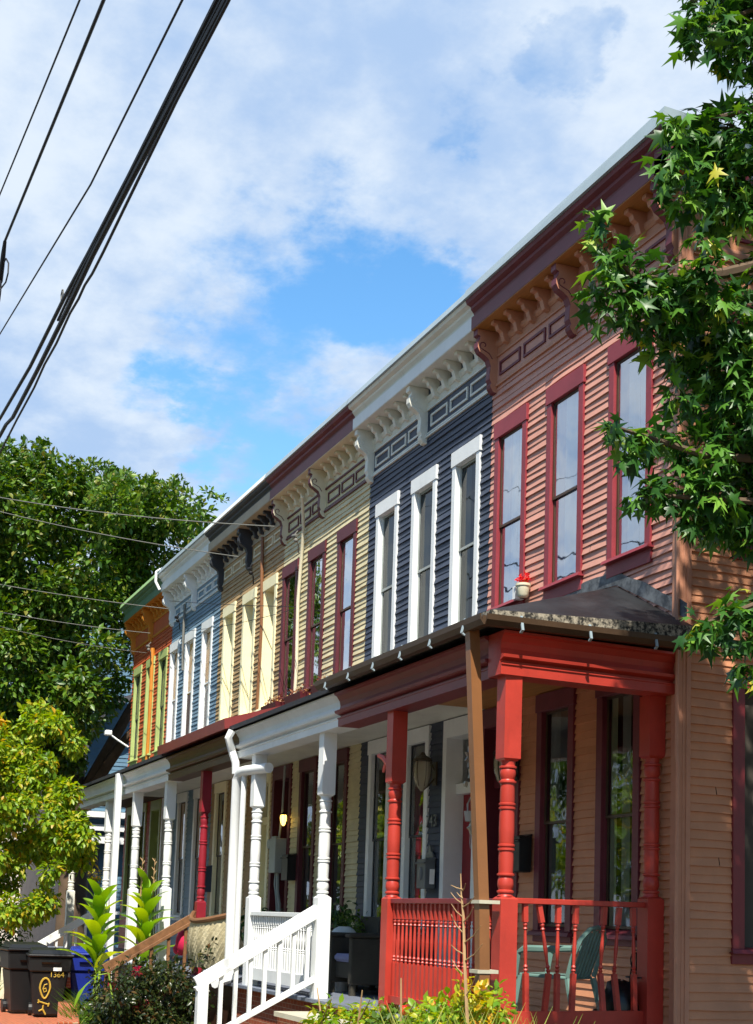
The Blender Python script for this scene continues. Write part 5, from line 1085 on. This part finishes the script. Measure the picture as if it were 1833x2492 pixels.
# big dark tree beyond the terrace
VB, FB = clump(BT, 1250, .185, OVAL, .25, .9, True)
tips = []                                           # shoots along the top
for (x, y, z, r) in BT:
    if z > 10.3:
        for s in range(5): tips.append((x+RNG.normal()*.35, y+RNG.normal()*.35, z+r*.7+RNG.random()*.4, .13))
VT, FT = clump(tips, 1700, .15, OVAL, -.5, .6)
b = MB(); b.tube([(-26.2, -.4, 0), (-26.2, -.4, 3), (-26.2, -.6, 6), (-26.2, -.8, 9.5)], [.42, .35, .24, .08], 9)
for P in ([(-25.4, .8, 7), (-25, 1.6, 8.8)], [(-26.2, -2.6, 7), (-26.2, -3.8, 8.8)], [(-25.4, -.8, 8), (-25, -.8, 10)], [(-25.4, .5, 5.8), (-24.2, 1.2, 7)]): b.tube([(-26.2, -.5, 4.0)]+P, [.2, .12, .04], 7)
tree('maple_tree', (-26.2, -.4, 0), 'tall dark green tree rising behind the rust house', 'tree', b, np.concatenate([VB, VT]), np.concatenate([FB, FT+len(VB)]), 'maple leaves')
# small yellowing tree near the path
gold = [c for c in YT if c[2] > 4.1 and c[1] > -5.6][:6]; rest = [c for c in YT if c not in gold]
V, F = clump(rest, 5200, .125, OVAL, .7, .7, True)
V2, F2 = clump(gold, 5200, .125, OVAL, .7, .7, True)
b = MB(); b.tube([(-16.1, -4.8, 0), (-16.05, -4.75, .9), (-16.0, -4.6, 2.2), (-15.9, -4.5, 4.3)], [.09, .07, .05, .02], 8)
for P in ([(-15.9, -4.0, 2.2), (-15.8, -3.4, 3.2)], [(-16.2, -5.3, 2.2), (-16.4, -5.7, 3.6)], [(-15.6, -4.2, 2.6), (-15.2, -3.7, 3.9)], [(-16.2, -4.2, 1.6), (-16.4, -3.3, 2.4)]): b.tube([(-16.05, -4.75, .9)]+P, [.045, .03, .012], 6)
t = tree('dogwood_tree', (-16.1, -4.8, 0), 'small yellowing tree with golden top beside the far porch', 'tree', b, V, F, 'yellowing leaves')
g = npmesh('golden_foliage', V2, F2, 'golden leaves', t)
# street trees across the road and on the near lots, out of frame; porch windows mirror the low ones, the tall ones are added to cut sky light
def round_tree(loc, h, r, label, mt, group, n=46, leaf=.3, per=70):
    x, y, _ = loc; cs = []
    for k in range(n):
        d = norm(rvec(1))[0]*(.55+.45*RNG.random()); cs.append((x+d[0]*r, y+d[1]*r, h*.6+d[2]*h*.36, r*.3))
    V, F = clump(cs, per, leaf, OVAL, .4); b = MB(); b.tube([(x, y, 0), (x, y, h*.35), (x, y, h*.8)], [.2, .15, .05], 8)
    t = tree('street_tree', loc, label, 'tree', b, V, F, mt); t['group'] = group; return t
GA = 'low yellow green trees across the road mirrored in the porch windows'
first = round_tree((-21, -14, 0), 6.4, 2.6, 'low yellow green street tree across the road, mirrored in the porch windows', 'yellowing leaves', GA)
tall = round_tree((-38, -23, 0), 10.5, 4.6, 'unseen tall tree added across the road to cut sky light', 'maple leaves', 'unseen tall trees added to cut sky light', 60, .5, 26)
def again(src, loc, rz):
    c = src.copy(); COL.objects.link(c); c.location = loc; c.rotation_euler = (0, 0, rz)
    for ch_ in src.children:
        d = ch_.copy(); COL.objects.link(d); d.parent = c
for k, p in enumerate(((-33, -15, 0), (-12.5, -14.5, 0))): again(first, p, 1.3+k)
for k, p in enumerate(((-28, -24, 0), (-18.5, -23, 0), (-9, -24, 0), (1, -23, 0), (11, -24, 0), (20, -22, 0))): again(tall, p, .8+k*1.1)  # further unseen trees added to block low sky light

# canna plants
def canna(x, y, h, label, n=9, seed=1, spread=1.0, spikes=2):
    t = thing('canna_plant', (x, y, 0), label, 'canna plant'); Vs, Fs, off = [], [], 0
    b = MB()
    for s in range(3):
        ox, oy = .09*jit(s, 1, seed), .12*jit(s, 2, seed); hh = h*(.82+.18*jit(s, 3, seed)+.05)
        b.tube([(x+ox*.3, y+oy*.3, 0), (x+ox, y+oy, hh*.5), (x+ox*1.6, y+oy*1.6, hh)], [.022, .018, .008], 6)
    b.build('stalk', 'pale stem', t, smooth=True)
    for k in range(n):
        z = h*(.38+.56*k/n); az = k*2.4+seed; ln = (.66-.22*k/n)*(1+.3*jit(k, 4, seed)); wd = ln*.165*(1+.3*jit(k, 8, seed)); up = .8+.45*k/n+.3*jit(k, 6, seed)
        d = Vector((math.cos(az)*spread, math.sin(az)*spread, 0)); p = Vector((x, y, z)); side_ = Vector((-d.y, d.x, 0)).normalized()
        P, m = [], 9; pos = p.copy(); el_ = up
        for i in range(m+1):
            tt = i/m; P.append((pos.copy(), wd*math.sin(math.pi*min(1, .06+tt*.94))**.8*(1 if tt < .97 else .1)))
            pos = pos+(d*math.cos(el_)+Vector((0, 0, math.sin(el_))))*(ln/m); el_ -= .115
        for (c, w_) in P:
            Vs += [tuple(c-side_*w_+Vector((0, 0, .25*w_))), tuple(c), tuple(c+side_*w_+Vector((0, 0, .25*w_)))]
        for i in range(m):
            a = off+3*i
            for q in (0, 1): Fs += [(a+q, a+q+1, a+3+q), (a+q+1, a+4+q, a+3+q)]
        off += 3*(m+1)
    npmesh('foliage', np.array(Vs), np.array(Fs), 'canna leaves', t)
    for s in range(spikes):
        q = MB(); sx = x+.1*jit(s, 7, seed); sy = y+.16*(s-.5)*1.2
        q.tube([(sx, sy, h*.9), (sx+.02, sy, h*1.06), (sx+.03, sy, h*1.18)], [.012, .009, .004], 5)
        for k in range(9):
            z = h*(.98+.022*k); q.tube([(sx+.02, sy, z), (sx+.02+.04*math.cos(k*2.1), sy+.04*math.sin(k*2.1), z+.05)], [.009, .006], 4)
        q.build('flower_spike', 'dry twig', t)
    return t
canna(-10.45, -2.78, 1.88, 'bright green canna plant nearer the blue bin', 26, 2, 1.0, 0)
canna(-10.9, -2.0, 2.05, 'tall canna plant with dry flower spikes against the white posts', 30, 5, 1.0, 2)
b = MB(); t = thing('canna_shoot', (-7.38, -3.2, 0), 'single long canna leaf bending down over the brick edging', 'plant')
b.tube([(-7.36, -3.12, 0), (-7.35, -3.15, .5), (-7.38, -3.22, .87), (-7.43, -3.34, .84)], [.014, .012, .01, .007], 5); b.build('stalk', 'pale stem', t)
Vs, Fs = [], []; ctr = [Vector(p) for p in ((-7.41, -3.29, .85), (-7.45, -3.38, .81), (-7.48, -3.44, .75), (-7.53, -3.51, .66), (-7.56, -3.55, .55), (-7.58, -3.58, .44))]
for i, c in enumerate(ctr):
    w_ = [.012, .035, .055, .06, .042, .004][i]; s_ = Vector((.6, .55, .55)).normalized()*w_; Vs += [tuple(c-s_), tuple(c), tuple(c+s_)]
for i in range(5):
    for q in (0, 1): Fs += [(3*i+q, 3*i+q+1, 3*i+3+q), (3*i+q+1, 3*i+4+q, 3*i+3+q)]
npmesh('leaf', np.array(Vs), np.array(Fs), 'canna leaves', t)

BLOOMS = [(-7.59, -3.12, 0.69), (-7.49, -2.82, 0.48), (-7.45, -2.71, 0.48), (-7.42, -2.63, 0.44), (-7.45, -2.86, 0.9)]
# rose bush
t = thing('rose_bush', (-7.85, -2.62, 0), 'dark rose bush with a few pink blooms below the wooden stair rail', 'bush')
cs = []
for k in range(60):
    u, v, s = jit(k, 1, 21), jit(k, 2, 21), jit(k, 3, 21)+.5
    hx_ = .78*(1-(2*v)**2*.45); cs.append((-7.85+2.0*u*.75, -2.62+2.0*v*.66, .15+s*hx_, .2))
cs += [(-7.2, -2.05, 1.12, .09), (-7.15, -2.0, 1.25, .06), (-7.3, -2.15, 1.0, .12)]
V, F = clump(cs, 3600, .07, OVAL, .3, .8); npmesh('foliage', V, F, 'rose leaves', t)
b = MB()
for k in range(14): b.tube([(-7.85+.3*jit(k, 1, 9), -2.62+.3*jit(k, 2, 9), 0), (-7.85+1.3*jit(k, 1, 9), -2.62+1.0*jit(k, 2, 9), .6+.4*jit(k, 3, 9))], [.012, .006], 5)
b.build('stem', 'bark', t)
for (x, y, z) in BLOOMS:
    V, F = clump([(x, y, z, .045)], 14000, .045, OVAL, -.2, .5); npmesh('bloom', V, F, 'rose petals', t)
# plants along the front of the porches
def leafy(name, x, y, label, cs, per, size, mat, tm=OVAL, droop=.4, cat='plant', stems=None, smat='pale stem'):
    t = thing(name, (x, y, 0), label, cat); V, F = clump([(x+a, y+c, z, r) for a, c, z, r in cs], per, size, tm, droop); npmesh('foliage', V, F, mat, t)
    b = MB()
    for a, c, z, r in cs: b.tube([(x+a*.3, y+c*.3, 0), (x+a*.7, y+c*.7, z*.6), (x+a, y+c, z)], [.008, .007, .003], 4)
    b.build('stem', smat, t); return t
def blades(name, x, y, label, n, h, spread, mat, w=.012, cat='grass', seed=1, lean=.35):
    t = thing(name, (x, y, 0), label, cat); Vs, Fs = [], []
    for k in range(n):
        r1, r2, r3, r4 = RNG.random(4); bx_, by = x+(r1-.5)*spread, y+(r2-.5)*spread*.6; az = r3*6.28; L = h*(.6+.5*r4); o = len(Vs)
        sd = Vector((-math.sin(az+1.3), math.cos(az+1.3), 0))*w
        for i in range(5):
            q = i/4; rad = lean*L*q*q; c = Vector((bx_+math.cos(az)*rad, by+math.sin(az)*rad, L*q*(1-.12*q))); ww = sd*(1-q**2*.95)
            Vs += [tuple(c-ww), tuple(c+ww)]
        for i in range(4): Fs += [(o+2*i, o+2*i+1, o+2*i+2), (o+2*i+1, o+2*i+3, o+2*i+2)]
    b = MB(); b.lathe((x, y, 0), [(.06, -.02), (.05, .03), (.01, .05)], 8)
    npmesh('blades', np.array(Vs), np.array(Fs), mat, t); return t
leafy('garden_plant', -1.7, -2.45, 'yellow green leafy plant below the white corner post and steps', [(0, 0, .75, .16), (.2, .1, .7, .14), (-.25, .05, .68, .14), (.05, -.1, .55, .18), (.35, -.05, .62, .12)], 5200, .075, 'bright leaves')
leafy('garden_plant', .62, -2.5, 'bright green bush with golden tips in front of the brown downspout', [(0, 0, .9, .17), (.18, .05, .95, .14), (-.2, .02, .85, .16), (.3, .0, .8, .16), (0, -.08, .68, .2), (-.3, 0, .66, .15), (.42, .08, 1.02, .09)], 5200, .075, 'bright leaves')
leafy('garden_plant', 1.15, -2.42, 'sprig of golden leaves climbing the dry sapling', [(0, 0, 1.12, .1), (.05, .02, 1.0, .1), (-.15, 0, 1.18, .08), (.1, 0, .85, .12)], 5200, .075, 'golden leaves')
leafy('garden_plant', -.25, -2.5, 'low dark green plant with an orange bud between the twigs', [(0, 0, .78, .13), (.2, 0, .85, .13), (-.2, .05, .72, .13), (.1, -.05, .62, .16)], 5200, .075, 'boxwood leaves')
t = thing('rose_hip', (.05, -2.48, 0), 'small orange red bud on a stem among the front plants', 'flower'); b = MB(); b.tube([(.08, -2.48, 0), (.07, -2.48, .93)], .006, 5); b.build('stem', 'pale stem', t); b = MB(); b.ball((.07, -2.48, .96), .035, 1, 1, 1.1); b.build('bud', 'red petals', t, smooth=True)
for j, (x, y, n, h, lab) in enumerate(((-1.0, -2.75, 120, .8, 'tuft of pale blades in front of the brick steps'), (-.3, -2.85, 110, .86, 'tuft of pale blades left of the dry twig'), (.35, -2.8, 110, .85, 'tuft of blades between the twig and the green bush'), (1.2, -2.75, 130, 1.15, 'tuft of long blades before the brown downspout'), (1.45, -2.5, 150, 1.2, 'spiky blades at the foot of the red corner post'), (1.35, -2.05, 70, 1.12, 'short spiky blades below the red end railing'), (-1.7, -2.9, 90, .7, 'tuft of pale blades near the white stair rail'))):
    blades('iris_clump', x, y, lab, n, h, .5, 'blade leaves', .013, seed=j, lean=.2)
for j, (x, y, h, lab) in enumerate(((-9.0, -3.0, .62, 'dense green grass clump behind the black bin'), (-8.4, -3.2, .5, 'green grass clump beside the bent canna leaf'), (-9.6, -2.8, .6, 'green grass clump under the blue bin'), (-7.3, -3.75, .3, 'low grass at the foot of the rose bush'), (-14.9, -3.9, .55, 'grass tuft at the picket fence'), (-6.0, -3.2, .35, 'yellowish grass beside the white stair rail post'))):
    blades('grass_clump', x, y, lab, 260, h, .9, 'grass leaves', .009, seed=30+j, lean=.6)
leafy('garden_plant', -1.1, -2.35, 'fresh green seedlings in front of the dark porch floor', [(0, 0, .82, .13), (.2, .05, .88, .12), (-.2, 0, .8, .12), (.4, 0, .76, .13)], 4200, .07, 'bright leaves')
leafy('garden_plant', .2, -2.3, 'broad leafy clump before the left half of the red railing', [(0, 0, .9, .16), (.22, 0, .96, .15), (-.22, 0, .86, .15), (.4, -.02, .8, .15), (-.4, 0, .78, .14)], 4600, .08, 'bright leaves')
leafy('garden_plant', 1.0, -2.3, 'yellow green clump at the foot of the brown downspout', [(0, 0, 1.02, .15), (.2, 0, 1.08, .13), (-.2, .02, .96, .16), (.1, 0, .85, .18)], 4600, .075, 'bright leaves')
# dry sapling and twigs
t = thing('dry_sapling', (1.42, -2.6, 0), 'tall bare sapling in front of the red railing', 'sapling')
b = MB(); b.tube([(1.45, -2.6, 0), (1.42, -2.6, 1.0), (1.36, -2.6, 1.35), (1.32, -2.6, 1.68), (1.28, -2.6, 1.82), (1.26, -2.6, 1.97)], [.014, .013, .011, .009, .006, .003], 6); b.build('trunk', 'dry twig', t, smooth=True)
for k, (z, dx, dz) in enumerate(((1.86, -.14, .03), (1.85, .09, .05), (1.76, -.17, .08), (1.74, .2, .07), (1.67, -.16, .09), (1.64, .2, .1), (1.56, -.24, .13), (1.5, .2, .12), (1.42, -.2, .06), (1.38, .22, .12), (1.28, -.22, .1), (1.15, .16, .14), (1.8, -.06, .04))):
    q = MB(); bx = 1.28+(1.97-z)*.14; q.tube([(bx, -2.6, z), (bx+dx*.55, -2.6+.03*jit(k, 1, 1), z+dz*.4), (bx+dx, -2.6+.06*jit(k, 1, 1), z+dz)], [.005, .004, .002], 5); q.build('branch', 'dry twig', t)
for (x, y, pts, lab) in ((.3, -2.6, [(0, 0, 0), (0, 0, .85), (-.03, 0, 1.21)], 'short broken bare twig left of the sapling'), (-1.75, -2.5, [(.15, 0, .3), (.05, 0, .75), (-.1, 0, 1.02)], 'dry forked twig by the brick steps'), (-.85, -2.5, [(0, 0, .2), (.03, 0, .8), (.09, 0, 1.06)], 'thin dry twig in front of the wicker armchairs')):
    t = thing('dry_twig', (x, y, 0), lab, 'twig'); b = MB(); P = [(x+a, y+c, z) for a, c, z in pts]; b.tube(P, [.014, .01, .005], 5); b.build('stem', 'dry twig', t)
    q = MB(); m_ = P[1]; q.tube([m_, (m_[0]+.12, m_[1], m_[2]+.1), (m_[0]+.24, m_[1], m_[2]+.2)], [.008, .006, .003], 5); q.build('branch', 'dry twig', t)

# ------------------------------------------------------------------ houses beyond the terrace
def BH(x, y, z): return (1.19*x-1.93, 1.19*y+1.29, 1.19*z-.31)      # scales the house up about the camera, moving it back behind the maple
t = thing('blue_house', (-35.2, 5.4, 0), 'slate blue house with a dark hooded gable half hidden behind the trees', 'house')
b = MB(side); hw = (.9, 1.6, 4.7, 6.3)
b.xf = lambda u, o, z: BH(-27+o, u, z); siding(b, -.45, 8, .2, 9.2, [], .11, 77, .02, 1.0); b.build('wall', 'blue house siding', t)
b = MB(BH); b.box(-36, -27.03, -.4, 8, 0, 9.1); b.build('house_body', 'slate', t)
b = MB(BH); P = [(-.05, 4.2), (-.05, 5.6), (.15, 6.3), (.55, 6.9), (1.2, 7.2), (1.2, 7.05), (.65, 6.75), (.28, 6.2), (.1, 5.55), (.1, 4.2)]
b.prism(P, lambda a, p: (a, p[0]-.35, p[1]), -27.6, -26.2); b.box(-26.9, -26.3, -.95, -.35, 4.2, 6.1); b.hexa([(-27, -1.1, 6.0), (-26.2, -1.1, 6.0), (-26.2, .3, 6.7), (-27, .3, 6.7), (-27, -1.1, 6.12), (-26.2, -1.1, 6.12), (-26.2, .3, 6.85), (-27, .3, 6.85)]); b.build('gable_hood', 'slate', t)
b = MB(BH); b.box(-26.6, -26.35, -.4, 2.0, 3.62, 3.78); b.box(-26.75, -26.45, -.4, 2.0, 3.30, 3.5); b.box(-26.9, -26.2, -.5, 2.2, 3.95, 4.1); b.build('porch_beam', 'white paint', t)
b = MB(BH); b.box(-26.96, -26.9, -.1, .35, 1.2, 3.2); b.build('window', 'slate', t); b = MB(BH); b.box(-26.95, -26.88, 1.25, 1.9, .8, 3.2); b.build('door', 'crimson post', t)
b = MB(BH); b.box(-26.55, -26.4, -.55, -.4, .6, 3.3); b.build('porch_post', 'white paint', t)
b = MB(BH); b.box(-26.6, -26.5, -.4, 1.9, 1.5, 1.58); b.build('railing', 'white paint', t)
t = thing('hanging_basket', (-23.5, -.6, 2.3), 'orange hanging flower basket under the far porch roof', 'flower basket'); V, F = clump([(-23.4, -.42, 2.42, .15), (-23.4, -.3, 2.38, .14)], 2600, .07, OVAL, .2); npmesh('foliage', V, F, 'golden leaves', t); b = MB(); b.tube([(-23.4, -.36, 2.45), (-23.4, -.36, 3.3)], .008, 4); b.build('cord', 'cable black', t)
t = thing('pale_house', (-44, -2, 0), 'pale plastered house glimpsed beside the slate blue gable', 'house'); b = MB(); b.box(-50, -44, -3.6, 2.0, 0, 6.9); b.build('wall', 'pale wall', t); b = MB(); b.hexa([(-50.3, -3.9, 6.9), (-43.7, -3.9, 6.9), (-43.7, 2.3, 6.9), (-50.3, 2.3, 6.9), (-50.3, -.9, 8.4), (-43.7, -.9, 8.4), (-43.7, -.7, 8.4), (-50.3, -.7, 8.4)]); b.build('roof', 'slate', t)
# shrubs low behind the small tree
for (x, y, r, lab) in ((-19.5, -3.0, .8, 'dark shrub behind the small yellowing tree'), (-21.5, -4.4, .9, 'dark shrub at the left edge behind the bins'), (-24, -3.0, 1.1, 'tall dark shrub below the pale house')):
    cs = [(x+r*1.1*jit(k, 1, 50), y+r*1.6*jit(k, 2, 50), .3+r*1.2*(jit(k, 3, 50)+.5), .32) for k in range(26)]
    t = thing('shrub', (x, y, 0), lab, 'shrub'); V, F = clump(cs, 330, .12, OVAL, .4); npmesh('foliage', V, F, 'maple leaves', t); b = MB(); b.tube([(x, y, 0), (x, y, r)], .03, 5); b.build('stem', 'bark', t)
